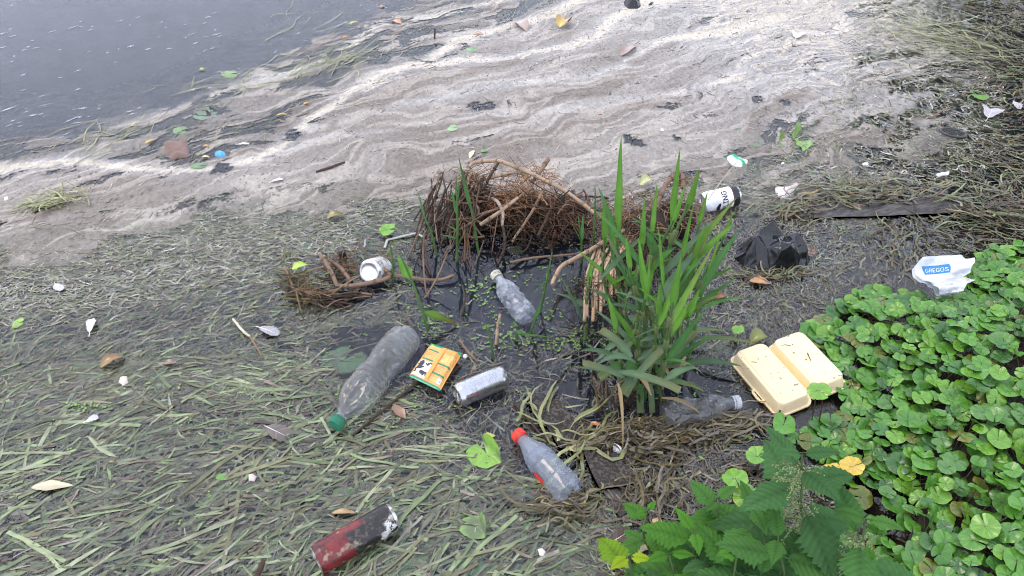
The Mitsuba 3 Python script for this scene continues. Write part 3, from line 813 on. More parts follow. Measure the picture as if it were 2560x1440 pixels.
for k in range(9):
    b = G(rr.uniform(1540, 1690), rr.uniform(880, 1000), rr.uniform(0.03, 0.14))
    a, el = rr.random() * 2 * PI, rr.uniform(-0.2, 0.9)
    lf = MB()
    reed_blade(lf, b, (math.cos(a) * math.cos(el), math.sin(a) * math.cos(el), math.sin(el)), rr.uniform(0.08, 0.15), rr.uniform(0.008, 0.014), rr, droop=rr.uniform(0.4, 1.0), tone=(0.26, 0.19, 0.10), fold=0.3)
    lf.build('dead_leaf', 'dry_mat', parent=clump)
foot = MB()
for k in range(46):
    b = G(rr.uniform(1480, 1700), rr.uniform(860, 1040))
    tube(foot, [b - [0, 0, 0.02], b + [rr.normal(0, 0.02), rr.normal(0, 0.02), rr.uniform(0.03, 0.10)]], [0.0035, 0.002], np.array((TAN2, DARK, DARK, RED)[rr.integers(4)]) * 0.8, sides=5, n=4)
foot.build('stubble', 'weed_mat', parent=clump, kind='stuff')

# reeds that stand alone: label, foot, tip, lean, leaves (fraction, photograph point the leaf points to, width)
for lab, b, tp, lean, lvs in (
        ('tall single reed rising left of the big root mound', (1200, 640), (1147, 395), 0.04, []),
        ('jointed reed with short side leaves in front of the big root mound', (1140, 655), (1140, 440), 0.03, [(0.35, (1100, 585), .012), (0.4, (1115, 560), .008), (0.6, (1128, 470), .010), (0.75, (1150, 450), .012), (0.25, (1175, 560), .008)]),
        ('reed with one long narrow leaf at the left end of the big root mound', (1095, 640), (1057, 535), 0.02, [(0.55, (1068, 560), .016), (0.9, (1042, 470), .006)]),
        ('broad leafed reed nearest the big green capped bottle', (1075, 830), (1000, 635), 0.02, [(0.75, (993, 640), .026), (0.35, (1145, 815), .026), (0.3, (1050, 810), .012)]),
        ('short reed shoot standing behind the upturned can', (980, 700), (975, 605), 0.01, [(0.7, (960, 640), .008)]),
        ('single reed shoot with one cupped leaf above the silver can', (1232, 895), (1215, 815), 0.0, [(0.95, (1212, 812), .020)]),
        ('thin reed with feathery side shoots right of the small crumpled bottle', (1345, 780), (1380, 630), 0.03, [(0.5, (1335, 705), .008), (0.55, (1325, 740), .008), (0.7, (1375, 660), .006)]),
        ('pair of thin reed blades right of the dark pool', (1455, 660), (1445, 540), 0.02, [(0.5, (1425, 550), .010), (0.5, (1458, 530), .010)]),
        ('stiff reed spike left of the tall reed clump', (1478, 640), (1488, 470), 0.02, [(0.6, (1505, 545), .012)]),
        ('low bent reed leaf lying right of the small crumpled bottle', (1320, 830), (1350, 760), 0.0, [(0.5, (1352, 762), .014)]),
        ('frayed reed shoot lying on the water left of the reed clump', (1290, 850), (1285, 825), 0.0, [(0.6, (1375, 880), .010), (0.6, (1290, 870), .012), (0.5, (1310, 828), .018)])):
    t = thing('reed', lab, 'reed')
    base = G(*b)
    tip = V(*tp, base[1] + lean)
    sm = MB()
    p = tube(sm, [base - [0, 0, 0.03], base * 0.5 + tip * 0.5 + [0.004, 0, 0], tip], [0.0042, 0.0034, 0.0014], (0.075, 0.150, 0.045), sides=6, n=14)
    sm.build('stem', 'wet_leaf_mat', parent=t)
    if not lvs:
        lf = MB()
        reed_blade(lf, p[6], tip - p[6], np.linalg.norm(tip - p[6]) * 1.02, 0.012, rr, droop=0, tone=RG, fold=0.4)
        lf.build('leaf', 'leaf_mat', parent=t)
    for f, q, w in lvs:
        at = p[int(f * 13)]
        e = V(*q, at[1] + rr.normal(0, 0.015))
        e[2] = max(e[2], 0.006)
        lf = MB()
        reed_blade(lf, at, e - at, np.linalg.norm(e - at), w, rr, droop=0.02, tone=RGY if w > 0.018 else RG, tip=(0.22, 0.12, 0.05) if q == (1145, 815) else None, up=[1, 0.2, 0.25] if w > 0.018 else None, fold=0.2)
        lf.build('leaf', 'leaf_mat', parent=t)


# --- mounds of dead rhizomes
def knotty(mb, pts, r, tone, seed, sides=7, n=None):
    """A jointed rhizome: a stalk with ring-shaped knots."""
    p = tube(mb, pts, r, tone, sides=sides, n=n, jitter=0.004, seed=seed)
    for k in range(2, len(p) - 1, 4):
        v, f = tube_arrays(p[k - 1:k + 1] * 0.35 + p[k] * 0.65, np.mean(r) * 1.28, sides)
        mb.add(v, f, np.asarray(tone) * 0.65)


def roots(mb, centre, count, length, spread, tone, rng, r=0.0009, down=0.2):
    for k in range(int(count * 0.55)):
        a = rng.random() * 2 * PI
        d = np.array([math.cos(a), math.sin(a), rng.uniform(-0.7, 0.8)])
        p0 = np.asarray(centre) + rng.normal(0, spread, 3) * [1, 1, 0.45]
        ln = length * rng.uniform(0.4, 1.2)
        p1 = p0 + unit(d) * ln * 0.5 + rng.normal(0, 0.12 * ln, 3)
        p2 = p1 + unit(d) * ln * 0.5 + rng.normal(0, 0.2 * ln, 3) + [0, 0, -down * ln]
        pts = bez([p0, p1, p2], 6)
        pts[:, 2] = np.maximum(pts[:, 2], -0.02)
        v, f = tube_arrays(pts, r * rng.uniform(0.6, 1.5), 3)
        mb.add(v, f, np.asarray(tone) * rng.uniform(0.5, 1.5))


def M1(px, py, dy=0.0):
    """A point on the front of the big mound, which leans back as it rises."""
    return V(px, py, 1.77 + 0.21 * (605 - py) / 200 + dy)


m1 = thing('root_mound', 'big arched mound of dead brown reed roots left of the tall reeds', 'roots')
for pts, r, tone in (([M1(1168, 432, .02), M1(1182, 408, .03), M1(1235, 402, .02), M1(1260, 406), M1(1340, 440, -.01), M1(1420, 483, -.02), M1(1500, 545, -.03)], [.0048, .0056, .006, .006, .0062, .0066, .007], TAN),
                     ([M1(1370, 398, .03), M1(1352, 425, .01), M1(1330, 455, .0)], [.0075, .0065, .005], TAN2),
                     ([M1(1225, 445), M1(1285, 432, .01), M1(1318, 440), M1(1300, 460)], [.005, .0052, .004], TAN),
                     ([M1(1245, 408), M1(1225, 440, -.01), M1(1205, 475, -.01)], [.0042, .005], DARK),
                     ([M1(1200, 562, -.05), M1(1250, 530, -.06), M1(1295, 494, -.05)], [.0055, .006, .0045], TAN),
                     ([M1(1230, 497, -.03), M1(1245, 505, -.06), M1(1258, 535, -.07), M1(1256, 565, -.07)], [.0045, .005, .0035], (0.33, 0.25, 0.2)),
                     ([M1(1455, 505, -.02), M1(1500, 545, -.03), M1(1540, 560, -.02)], [.0055, .007, .006], TAN2),
                     ([M1(1175, 545, -.03), M1(1260, 515, -.05), M1(1330, 470, -.03)], [.004, .0045], TAN2),
                     ([M1(1280, 605, -.08), M1(1330, 530, -.06), M1(1355, 480, -.03)], [.0035, .0042], TAN2),
                     ([M1(1245, 660, -.08), M1(1262, 610, -.08), M1(1252, 540, -.06)], [.004, .0042], DARK),
                     ([M1(1390, 500, -.02), M1(1370, 540, -.05), M1(1345, 590, -.07)], [.004, .005], DARK)):
    st = MB()
    knotty(st, pts, r, tone, int(rr.integers(999)))
    st.build('rhizome', 'dry_mat', parent=m1)
st = MB()
for k in range(62):
    a, b = rr.uniform(1075, 1215), rr.uniform(430, 520)
    e = (a - rr.uniform(0, 95), b + rr.uniform(90, 170))
    q = M1(a, b, rr.uniform(-0.03, 0.06))
    w = M1(max(e[0], 1035), min(e[1], 640), rr.uniform(-0.05, 0.04))
    w[2] = min(w[2], 0.04)
    tube(st, [q, (q + w) / 2 + rr.normal(0, 0.012, 3), w], [rr.uniform(.0016, .0034)] * 2, np.array((TAN2, DARK, DARK, DARK, (0.1, 0.07, 0.05))[rr.integers(5)]), sides=5, n=7)
for k in range(110):
    a, b = rr.uniform(1150, 1470), rr.uniform(470, 590)
    q = M1(a, b, rr.uniform(-0.06, 0.06))
    w = q + np.array([rr.normal(0, 0.06), rr.normal(0, 0.04), rr.uniform(-0.10, 0.02)])
    w[2] = max(w[2], -0.02)
    tube(st, [q, (q + w) / 2 + rr.normal(0, 0.01, 3), w], [rr.uniform(.0014, .0036)] * 2, np.array((TAN2, DARK, DARK, RED, (0.13, 0.09, 0.06))[rr.integers(5)]), sides=5, n=6)
for k in range(15):
    a, b = rr.uniform(1035, 1250), rr.uniform(635, 725)
    q = G(a, b, -0.02)
    w = V(a + rr.normal(0, 26), b - rr.uniform(60, 150), q[1] + rr.uniform(0, 0.05))
    tube(st, [q, (q + w) / 2 + rr.normal(0, 0.004, 3), w], [rr.uniform(.0018, .0030), .0014], np.array((TAN2, RED, DARK, (0.15, 0.11, 0.08))[k % 4]), sides=5, n=8)
st.build('stalk', 'dry_mat', parent=m1, kind='stuff')
ft = MB()
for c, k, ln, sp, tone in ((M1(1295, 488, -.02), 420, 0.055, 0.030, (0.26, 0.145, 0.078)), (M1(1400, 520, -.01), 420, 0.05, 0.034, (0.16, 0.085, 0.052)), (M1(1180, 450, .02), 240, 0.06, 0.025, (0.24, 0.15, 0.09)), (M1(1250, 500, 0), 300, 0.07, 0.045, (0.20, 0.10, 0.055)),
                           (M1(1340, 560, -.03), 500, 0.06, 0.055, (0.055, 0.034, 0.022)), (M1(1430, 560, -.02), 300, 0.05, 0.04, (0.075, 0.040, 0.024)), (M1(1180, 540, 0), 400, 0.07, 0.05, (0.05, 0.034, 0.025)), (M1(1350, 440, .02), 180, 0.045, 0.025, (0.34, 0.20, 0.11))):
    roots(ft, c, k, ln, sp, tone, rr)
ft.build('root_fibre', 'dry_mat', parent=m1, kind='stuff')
core = MB()
sph = trimesh.creation.icosphere(subdivisions=4)
for c, s in ((M1(1300, 545, .06), (0.115, 0.06, 0.075)), (M1(1190, 530, .07), (0.075, 0.05, 0.08)), (M1(1410, 545, .04), (0.07, 0.045, 0.05))):
    v = sph.vertices * s
    v = v * (0.78 + 0.5 * nz(v, 28, 5, 3))[:, None] + c
    core.add(v, sph.faces, np.array([0.022, 0.015, 0.011]))
core.build('mud_core', 'dry_mat', parent=m1)


def M2(px, py, dy=0.0):
    return V(px, py, 1.50 + 0.30 * (720 - py) / 220 + dy)


m2 = thing('root_mound', 'root mound with a bundle of parallel tan stalks behind the tall reed clump', 'roots')
for pts, r, tone in (([M2(1380, 712, -.02), M2(1400, 670), M2(1440, 645), M2(1500, 610), M2(1560, 575)], [.005, .0062, .0062, .006], TAN),
                     ([M2(1640, 520), M2(1665, 460, .02), M2(1690, 438, .02), M2(1706, 440, .02), M2(1708, 470, .02)], [.006, .008, .008, .007], TAN2)):
    st = MB()
    knotty(st, pts, r, tone, int(rr.integers(999)))
    st.build('rhizome', 'dry_mat', parent=m2)
for k in range(15):
    a = 1462 + 6.0 * k + rr.normal(0, 4)
    st = MB()
    p0, p1, p2 = M2(a, 800 - 5 * k + rr.normal(0, 10), -.07 + .004 * k), M2(a + 6, 690 - 3 * k, -.03), M2(a + 55 + rr.normal(0, 14), 610 - 3 * k, .03)
    p0[2] = max(p0[2], -0.01)
    tube(st, [p0, p1, p2], [.0042, .0048, .0040], np.array((TAN, TAN, (0.46, 0.30, 0.18), TAN2)[k % 4]), sides=6, n=12, jitter=.003, seed=k)
    st.build('rhizome', 'dry_mat', parent=m2)
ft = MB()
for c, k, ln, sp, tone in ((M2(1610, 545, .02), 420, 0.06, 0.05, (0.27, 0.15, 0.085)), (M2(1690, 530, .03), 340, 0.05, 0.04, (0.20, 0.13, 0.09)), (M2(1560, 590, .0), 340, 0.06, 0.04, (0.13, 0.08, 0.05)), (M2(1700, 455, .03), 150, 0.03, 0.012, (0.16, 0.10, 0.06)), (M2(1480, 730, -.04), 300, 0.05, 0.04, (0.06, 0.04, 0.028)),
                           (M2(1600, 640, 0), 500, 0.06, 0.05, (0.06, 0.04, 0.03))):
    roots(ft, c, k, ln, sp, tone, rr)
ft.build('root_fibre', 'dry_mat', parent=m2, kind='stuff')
core = MB()
for c, s in ((M2(1610, 590, .06), (0.09, 0.06, 0.07)), (M2(1540, 660, .04), (0.06, 0.05, 0.045)), (M2(1690, 550, .06), (0.055, 0.04, 0.05))):
    v = sph.vertices * s
    v = v * (0.78 + 0.5 * nz(v, 28, 9, 3))[:, None] + c
    core.add(v, sph.faces, np.array([0.026, 0.018, 0.013]))
core.build('mud_core', 'dry_mat', parent=m2)

m3 = thing('root_mound', 'small ring of brown roots and sticks left of the upturned can', 'roots')
for pts, r, tone in (([(800, 636, .025), (822, 668, .03), (845, 718, .012)], [.0055, .0062, .0055], TAN2), ([(820, 648, .03), (850, 668, .025), (875, 700, .012)], [.005, .0055], TAN2),
                     ([(848, 716, .012), (900, 712, .014), (972, 692, .02), (955, 668, .035), (945, 655, .05)], [.006, .0068, .0065, .006, .0045], TAN2), ([(720, 705, .0), (740, 740, .006), (800, 752, .008), (860, 740, .006), (905, 748, .0)], [.0035, .004, .0035], DARK),
                     ([(748, 690, .015), (790, 672, .025), (840, 660, .02)], [.003, .0034], TAN2), ([(730, 720, .012), (790, 735, .016), (850, 722, .012)], [.004, .0042], (0.16, 0.10, 0.06)), ([(712, 668, .02), (730, 710, .012), (742, 740, .0)], [.0028, .003], TAN2),
                     ([(790, 690, .02), (820, 700, .02), (880, 690, .01)], [.003, .003], DARK)):
    st = MB()
    knotty(st, [G(a, b, z) for a, b, z in pts], r, tone, int(rr.integers(999)))
    st.build('rhizome', 'dry_mat', parent=m3)
st = MB()
for k in range(40):
    u = rr.uniform(0.1, 1.0)
    a, b = np.array(bez([(715, 655), (725, 710), (770, 748), (850, 752), (900, 725)], 50))[int(u * 49)] + rr.normal(0, 9, 2)
    q = G(a, b, rr.uniform(0, 0.012))
    th = rr.normal(-0.9 + 1.3 * u, 0.5)
    e = np.array([math.cos(th), math.sin(th), 0]) * rr.uniform(0.02, 0.055)
    tube(st, [q - e, q + [0, 0, rr.uniform(0.004, 0.014)], q + e + [0, 0, rr.uniform(-0.006, 0.01)]], [rr.uniform(.0014, .0030)] * 2, np.array((TAN2, DARK, DARK, (0.13, 0.11, 0.05))[k % 4]), sides=5, n=6)
st.build('stalk', 'dry_mat', parent=m3, kind='stuff')
ft = MB()
for (a, b), k, ln, sp, tone in (((745, 715), 80, 0.05, 0.02, (0.11, 0.075, 0.04)), ((765, 735), 80, 0.05, 0.02, (0.15, 0.10, 0.045)), ((800, 745), 90, 0.05, 0.022, (0.06, 0.045, 0.028)), ((860, 660), 160, 0.045, 0.02, (0.16, 0.09, 0.05)), ((725, 640), 30, 0.05, 0.015, (0.13, 0.13, 0.05)), ((950, 650), 70, 0.04, 0.012, (0.22, 0.15, 0.11))):
    roots(ft, G(a, b, .012), k, ln, sp, tone, rr, down=0.05)
ft.build('root_fibre', 'dry_mat', parent=m3, kind='stuff')

# --- sticks
for lab, pts, r, tone in (('long horizontal brown stick running right from the upturned can', [(978, 688, .012), (1020, 692, .012), (1060, 700, .010), (1100, 700, .012), (1135, 688, .016)], .0058, TAN2),
                          ('dark slanting stick over the dark pool between the root mounds', [(1275, 656, .012), (1330, 645, .015), (1440, 635, .008)], .0038, TAN2),
                          ('knotted orange brown stick standing up beside the cupped reed leaf', [(1240, 862, .0), (1243, 825, .03), (1250, 785, .07)], .0042, TAN),
                          ('dark stick lying on the brown foam left of the big root mound', [(790, 430, .004), (825, 418, .007), (862, 405, .005)], .0042, (0.075, 0.05, 0.045)),
                          ('thin upright brown twig in front of the long horizontal stick', [(1062, 745, 0), (1090, 700, .04), (1118, 635, .1)], .0028, TAN2),
                          ('thin twig crossing the long horizontal stick at its middle', [(1065, 735, 0), (1058, 640, .08), (1062, 575, .15)], .0026, TAN2),
                          ('thin twig leaning left of the jointed reed', [(1020, 645, .0), (1045, 585, .06), (1060, 530, .12)], .0026, TAN2),
                          ('thin brown twig sticking up below the pool stick', [(1155, 790, 0), (1163, 740, .03), (1160, 722, .05)], .003, DARK),
                          ('brown twig slanting down beside the orange packet', [(1148, 850, .01), (1170, 880, .01), (1195, 905, .0)], .0032, TAN2),
                          ('dark twig between the orange packet and the silver can', [(880, 1090, .003), (1000, 990, .006), (1110, 905, .004)], .003, DARK),
                          ('pale stripped twig left of the green capped bottle', [(583, 798, .004), (610, 830, .006), (625, 842, .004)], .0036, (0.5, 0.45, 0.34)),
                          ('brown twig trailing from the pale stripped twig', [(625, 842, .004), (640, 865, .005), (655, 890, .002)], .003, TAN2),
                          ('short black stick standing in the foam near the top edge', [(1086, 98, 0), (1088, 72, .04)], .004, DARK),
                          ('dark wet stick pointing up at the bottom edge left of the red can', [(638, 1450, .01), (660, 1400, .02)], .006, DARK),
                          ('long brown twig lying above the red capped bottle', [(1285, 1005, .006), (1330, 1060, .008), (1370, 1105, .004)], .0036, DARK),
                          ('brown twig lying at far right on the drifted weed', [(2325, 295, .01), (2370, 268, .014)], .004, TAN2),
                          ('long thin dry grass stalk leaning past the dark banded can', [(1770, 500, .06), (1810, 445, .09), (1850, 395, .12)], .0016, (0.4, 0.36, 0.25)),
                          ('thin curved pale stem arching out of the round leaves at far right', [(2475, 895, .08), (2503, 930, .10), (2495, 975, .07)], .0022, (0.62, 0.62, 0.42)),
                          ('thin dark twig below the red capped bottle', [(1480, 1160, .006), (1530, 1205, .008), (1590, 1235, .006)], .003, DARK)):
    st = MB()
    tube(st, [G(a, b, z) for a, b, z in pts], [r * .9, r, r * .7], tone, sides=7, n=14, jitter=.004, seed=int(rr.integers(999)))
    st.build('stick', 'dry_mat', label=lab, cat='stick')
# ------------------------------------------------------------------ bottles
def dirt_mix(amount, lo, hi, sx=60.0):
    return proc(lambda p, n, uv: lo + (hi - lo) * smoothstep(0.45 - amount, 0.75 - amount, 0.65 * fbm(p.x * sx, p.y * sx, p.z * sx) + 0.35 * fbm(p.x * 4.5 * sx, p.y * 4.5 * sx, p.z * 4.5 * sx)))


def pet_col(clear, dirty, amount, sx=60.0):
    return proc(lambda p, n, uv: mix(clear, dirty, smoothstep(0.40 - amount, 0.75 - amount, 0.6 * fbm(p.x * sx, p.y * sx, p.z * sx) + 0.4 * fbm(p.x * 5 * sx, p.y * 5 * sx, p.z * 5 * sx))))


def pet(name, clear, dirty, amount, trans, rough, diff=0.5):
    scene[name] = {'type': 'principledthin', 'base_color': pet_col(clear, dirty, amount), 'roughness': rough, 'spec_trans': dirt_mix(amount, trans, trans * 0.5), 'eta': 1.58, 'diff_trans': diff}


pet('pet_hazy_mat', (0.88, 0.90, 0.92), (0.40, 0.37, 0.31), -0.06, 0.88, 0.10)
pet('pet_wet_mat', (0.74, 0.79, 0.90), (0.74, 0.79, 0.90), -0.3, 0.80, 0.10)
pet('pet_dark_mat', (0.84, 0.87, 0.92), (0.26, 0.22, 0.16), -0.06, 0.95, 0.07)
pet('pet_white_mat', (0.80, 0.83, 0.90), (0.72, 0.75, 0.82), 0.0, 0.84, 0.06)


def plain(name, col, rough=0.4, spec=0.5, metallic=0.0, coat=0.0, spot=0.35, sx=90.0, dirt=(0.10, 0.08, 0.05), amount=-0.12):
    scene[name] = {'type': 'twosided', 'bsdf': {'type': 'principled', 'base_color': pet_col(col, dirt, amount, sx), 'roughness': rough, 'specular': spec, 'metallic': metallic, 'clearcoat': coat}}


plain('green_cap_mat', (0.010, 0.16, 0.085), 0.35)
plain('red_cap_mat', (0.62, 0.030, 0.012), 0.35)
plain('cream_cap_mat', (0.52, 0.50, 0.40), 0.45, amount=0.0)
plain('grey_cap_mat', (0.46, 0.47, 0.50), 0.4)
plain('red_label_mat', (0.60, 0.02, 0.015), 0.3)
plain('silt_mat', (0.16, 0.125, 0.085), 0.8, 0.2, dirt=(0.06, 0.05, 0.035), amount=0.1)
plain('white_print_mat', (0.80, 0.80, 0.80), 0.4)
plain('black_print_mat', (0.015, 0.013, 0.014), 0.35)


def ribbed(rows, ribs, depth):
    """Refines a profile and cuts shallow grooves at the given places."""
    rows = np.asarray(rows, float)
    x = np.unique(np.concatenate([np.linspace(rows[0, 0], rows[-1, 0], 60), rows[:, 0], *[[r - 0.0022, r - 0.001, r, r + 0.001, r + 0.0022] for r in ribs]]))
    r = np.interp(x, rows[:, 0], rows[:, 1])
    for g in ribs:
        r = r - depth * 1.35 * np.exp(-((x - g) / 0.0018) ** 2)
    return np.column_stack([x, r])


def squash(v, dents, seed, amount=0.0):
    """Pushes dents (x, angle, reach along, reach around, depth) into a body about +x, and crumples it a little."""
    v = v.copy()
    a, r = np.arctan2(v[:, 1], v[:, 2]), np.hypot(v[:, 1], v[:, 2])
    k = np.ones(len(v))
    for x, ang, sx, sa, dp in dents:
        da = np.abs((a - ang + PI) % (2 * PI) - PI)
        k -= dp * np.exp(-((v[:, 0] - x) / sx) ** 2 - (da / sa) ** 2)
    if amount:
        k += amount * (nz(v, 38, seed, 3) - 0.5) + 0.7 * amount * (np.abs(nz(v, 75, seed + 4, 2) - 0.5) * -2)
    v[:, 1:] *= np.where(r > 1e-6, k, 1)[:, None]
    return v


def body(t, name, rows, m, bsdf, n=48, deform=None, smooth=35, uvs=False, label=None):
    v, f, uv = lathe(rows, n)
    if deform:
        v = deform(v)
    return put(name, mikit.ply((ap(m, v), f), bsdf, smooth=True if uvs else smooth, **({'uv': uv} if uvs else {})), t, label=label)


def cap(t, m, x, r, bsdf, length=0.014, grip=24):
    """A screw cap with a ribbed skirt; local x runs out of the bottle."""
    v, f, uv = lathe([(x, 0.0005), (x, r), (x + length * 0.86, r), (x + length * 0.97, r * 0.94), (x + length, r * 0.82), (x + length, 0.0003)], 96)
    a, rr_ = np.arctan2(v[:, 1], v[:, 2]), np.hypot(v[:, 1], v[:, 2])
    v[:, 1:] *= np.where((rr_ > r * 0.93) & (v[:, 0] < x + length * 0.9), 1 + 0.03 * np.sign(np.cos(a * grip)), 1)[:, None]
    kc = put('cap', mikit.ply((ap(m, v), f), bsdf, smooth=30), t)
    v, f, uv = lathe([(x - 0.0045, r * 0.90), (x - 0.0045, r * 1.02), (x - 0.0015, r * 1.02), (x - 0.0015, r * 0.9)], 48)
    put('neck_ring', mikit.ply((ap(m, v), f), bsdf, smooth=30), kc)


def water_drops(t, m, rows, rng, count, x0, x1, r0, r1, a0=-1.1, a1=1.1, bsdf='drop_mat'):
    """Beads of rain on the upper side of a round body."""
    rows = np.asarray(rows)
    mb = MB()
    dv, df = trimesh.creation.icosphere(subdivisions=1).vertices, trimesh.creation.icosphere(subdivisions=1).faces
    for k in range(count):
        x, a, s = rng.uniform(x0, x1), rng.uniform(a0, a1), r0 + (r1 - r0) * rng.random() ** 2
        r = np.interp(x, rows[:, 0], rows[:, 1])
        n = np.array([0, math.sin(a), math.cos(a)])
        mb.add(ap(m, n * r + [x, 0, 0] + dv * [s * 1.15, s, s * 0.55]), df, (0.8, 0.82, 0.86))
    return mb.build('water_drops', bsdf, parent=t, kind='stuff')


scene['drop_mat'] = {'type': 'principled', 'base_color': rgb(0.36, 0.39, 0.46), 'roughness': 0.08, 'specular': 0.7}


def lay(p_cap, p_end, z_cap, z_end, roll=0.0):
    """Frame of a bottle from its base (p_end) to its mouth (p_cap), both as points of the photograph."""
    a, b = G(*p_end, z_end), G(*p_cap, z_cap)
    return frame(a, b - a, roll=roll), np.linalg.norm(b - a)


rl = np.random.default_rng(77)
# big bottle, green cap
m, L = lay((846, 1052), (1022, 832), 0.018, 0.026)
R = 0.0425
rows = ribbed([(0, 0.010), (0.004, 0.030), (0.012, R * 0.93), (0.03, R), (L * 0.34, R), (L * 0.40, R * 0.90), (L * 0.47, R * 0.90), (L * 0.53, R), (L * 0.74, R * 0.99), (L * 0.82, R * 0.83), (L * 0.90, R * 0.50), (L * 0.945, R * 0.30), (L * 0.96, 0.0135), (L, 0.0135)],
              [L * k for k in (0.09, 0.17, 0.25, 0.33, 0.54, 0.585, 0.63, 0.675)], 0.0022)
dn = [(L * 0.80, 0.25, 0.028, 0.42, 0.42), (L * 0.76, -0.4, 0.03, 0.25, 0.22), (L * 0.44, 0.9, 0.03, 0.5, 0.25), (L * 0.06, -0.5, 0.02, 0.4, 0.35), (L * 0.62, -0.5, 0.012, 0.3, 0.12)]
t = thing('plastic_bottle', 'big clear ridged plastic bottle with a green cap, muddy along one side', 'bottle')
body(t, 'body', rows, m, 'pet_hazy_mat', 64, lambda v: squash(v, dn, 3, 0.06), smooth=28)
v, f, uv = lathe(np.column_stack([rows[:, 0], rows[:, 1] * 0.965])[6:-10], 64)
a = np.arctan2(v[:, 1], v[:, 2])
v = squash(v, dn, 3, 0.06)
side = -1.0 if m[0, 1] > 0 else 1.0
lim = 0.45 + 0.35 * (nz(v, 26, 8, 3) - 0.5)
kf = (np.abs((side * a - 1.85 + PI) % (2 * PI) - PI) < 1.25 + lim - 0.45)[f].all(1)
put('silt', mikit.ply((ap(m, v), f[kf]), 'silt_mat', smooth=True), t, label='brown silt coating the lower side of the bottle')
cap(t, m, L - 0.001, 0.0165, 'green_cap_mat', 0.017)

# small crumpled bottle in the pool
m, L = lay((1243, 692), (1322, 800), 0.022, 0.010)
R = 0.031
rows = ribbed([(0, 0.006), (0.003, 0.022), (0.012, R * 0.97), (L * 0.55, R), (L * 0.72, R * 0.9), (L * 0.82, R * 0.6), (L * 0.87, 0.0125), (L, 0.0125)], [L * k for k in (0.16, 0.26, 0.36, 0.46, 0.56)], 0.0016)
t = thing('plastic_bottle', 'small crumpled whitish plastic bottle with a cream cap beside the dark pool', 'bottle')
body(t, 'body', rows, m, 'pet_white_mat', 48, lambda v: squash(v, [(L * .7, .2, .012, .7, .30), (L * .5, -.5, .012, .5, .22), (L * .3, .4, .014, .6, .16), (L * .62, .6, .01, .4, .2)], 11, 0.34), smooth=24)
cap(t, m, L - 0.002, 0.0148, 'cream_cap_mat', 0.016)

# contour bottle with a red cap
m, L = lay((1300, 1092), (1432, 1238), 0.024, 0.020)
R = 0.0325
rows = ribbed([(0.0, 0.012), (0.002, 0.022), (0.010, R * 0.98), (0.022, R), (L * 0.26, R * 0.99), (L * 0.31, R * 0.955), (L * 0.50, R * 0.955), (L * 0.56, R * 1.0), (L * 0.68, R * 0.90), (L * 0.80, R * 0.62), (L * 0.90, R * 0.42), (L * 0.945, 0.0128), (L, 0.0128)],
              [L * 0.275, L * 0.52, L * 0.66], 0.0016)


def petal(v):
    a, r = np.arctan2(v[:, 1], v[:, 2]), np.hypot(v[:, 1], v[:, 2])
    k = sst(0.034, 0.0, v[:, 0])
    v = v.copy()
    v[:, 1:] *= (1 - k * 0.20 * (0.5 + 0.5 * np.cos(5 * a)) ** 1.6)[:, None]
    v[:, 0] += k * 0.007 * (0.5 + 0.5 * np.cos(5 * a)) ** 1.5 * (r < 0.031)
    return squash(v, [(L * .4, 1.6, .03, .5, .08)], 4, 0.02)


t = thing('plastic_bottle', 'clear drink bottle with a red cap, covered in raindrops, base towards the viewer', 'bottle')
body(t, 'body', rows, m, 'pet_wet_mat', 80, petal, smooth=30)
cap(t, m, L - 0.002, 0.0155, 'red_cap_mat', 0.015)
v, f, uv = lathe([(L * 0.315, R * 0.975), (L * 0.49, R * 0.975)], 64)
a = np.arctan2(v[:, 1], v[:, 2])
put('label_strip', mikit.ply((ap(m, v), f[(np.abs(((a * (1 if m[0, 1] < 0 else -1)) - 1.75 + PI) % (2 * PI) - PI) < 0.42)[f].all(1)]), 'red_label_mat', smooth=True), t, label='torn red remnant of the label low on the side')
water_drops(t, m, rows, rl, 200, L * 0.06, L * 0.9, 0.0005, 0.0011, -1.2, 1.2)

# crushed bottle with a grey cap
m, L = lay((1838, 1006), (1655, 1040), 0.022, 0.016)
R = 0.034
rows = ribbed([(0.0, 0.010), (0.003, 0.024), (0.014, R * 0.97), (L * 0.5, R * 0.95), (L * 0.68, R * 0.9), (L * 0.80, R * 0.66), (L * 0.87, R * 0.42), (L * 0.91, 0.0125), (L, 0.0125)], [L * 0.2, L * 0.62], 0.0014)
t = thing('plastic_bottle', 'crushed dirty clear plastic bottle with a grey cap beside the takeaway box', 'bottle')
body(t, 'body', rows, m, 'pet_dark_mat', 64, lambda v: squash(v, [(L * .40, .05, .032, .75, .55), (L * .62, -.3, .016, .6, .28), (L * .18, .3, .014, .5, .25), (L * .52, 1.0, .02, .5, .2), (L * .30, -.9, .02, .5, .22)], 21, 0.26), smooth=34)
cap(t, m, L - 0.002, 0.0150, 'grey_cap_mat', 0.013)
sl = MB()
for k in range(260):
    x = rl.uniform(L * 0.05, L * 0.85)
    a = rl.normal(0, 1.0)
    c = ap(m, np.array([[x, 0.8 * R * math.sin(a) * 0.8, R * math.cos(a) * 0.15 - 0.012 * rl.random()]]))[0]
    d = unit(rl.normal(0, 1, 3) * [1, 1, 0.2]) * rl.uniform(0.003, 0.012)
    v, f = tube_arrays([c - d, c, c + d], 0.0006, 3)
    sl.add(v, f, np.array((TAN2, (0.2, 0.17, 0.1), DARK)[k % 3]))
sl.build('silt', 'dry_mat', parent=t, kind='stuff')

# ------------------------------------------------------------------ cans
CAN = [(0.0, 0.0), (0.0035, 0.6), (0.0070, 0.78), (0.0015, 0.80), (0.0, 0.815), (0.0012, 0.835), (0.0065, 0.93), (0.0105, 1.0)]


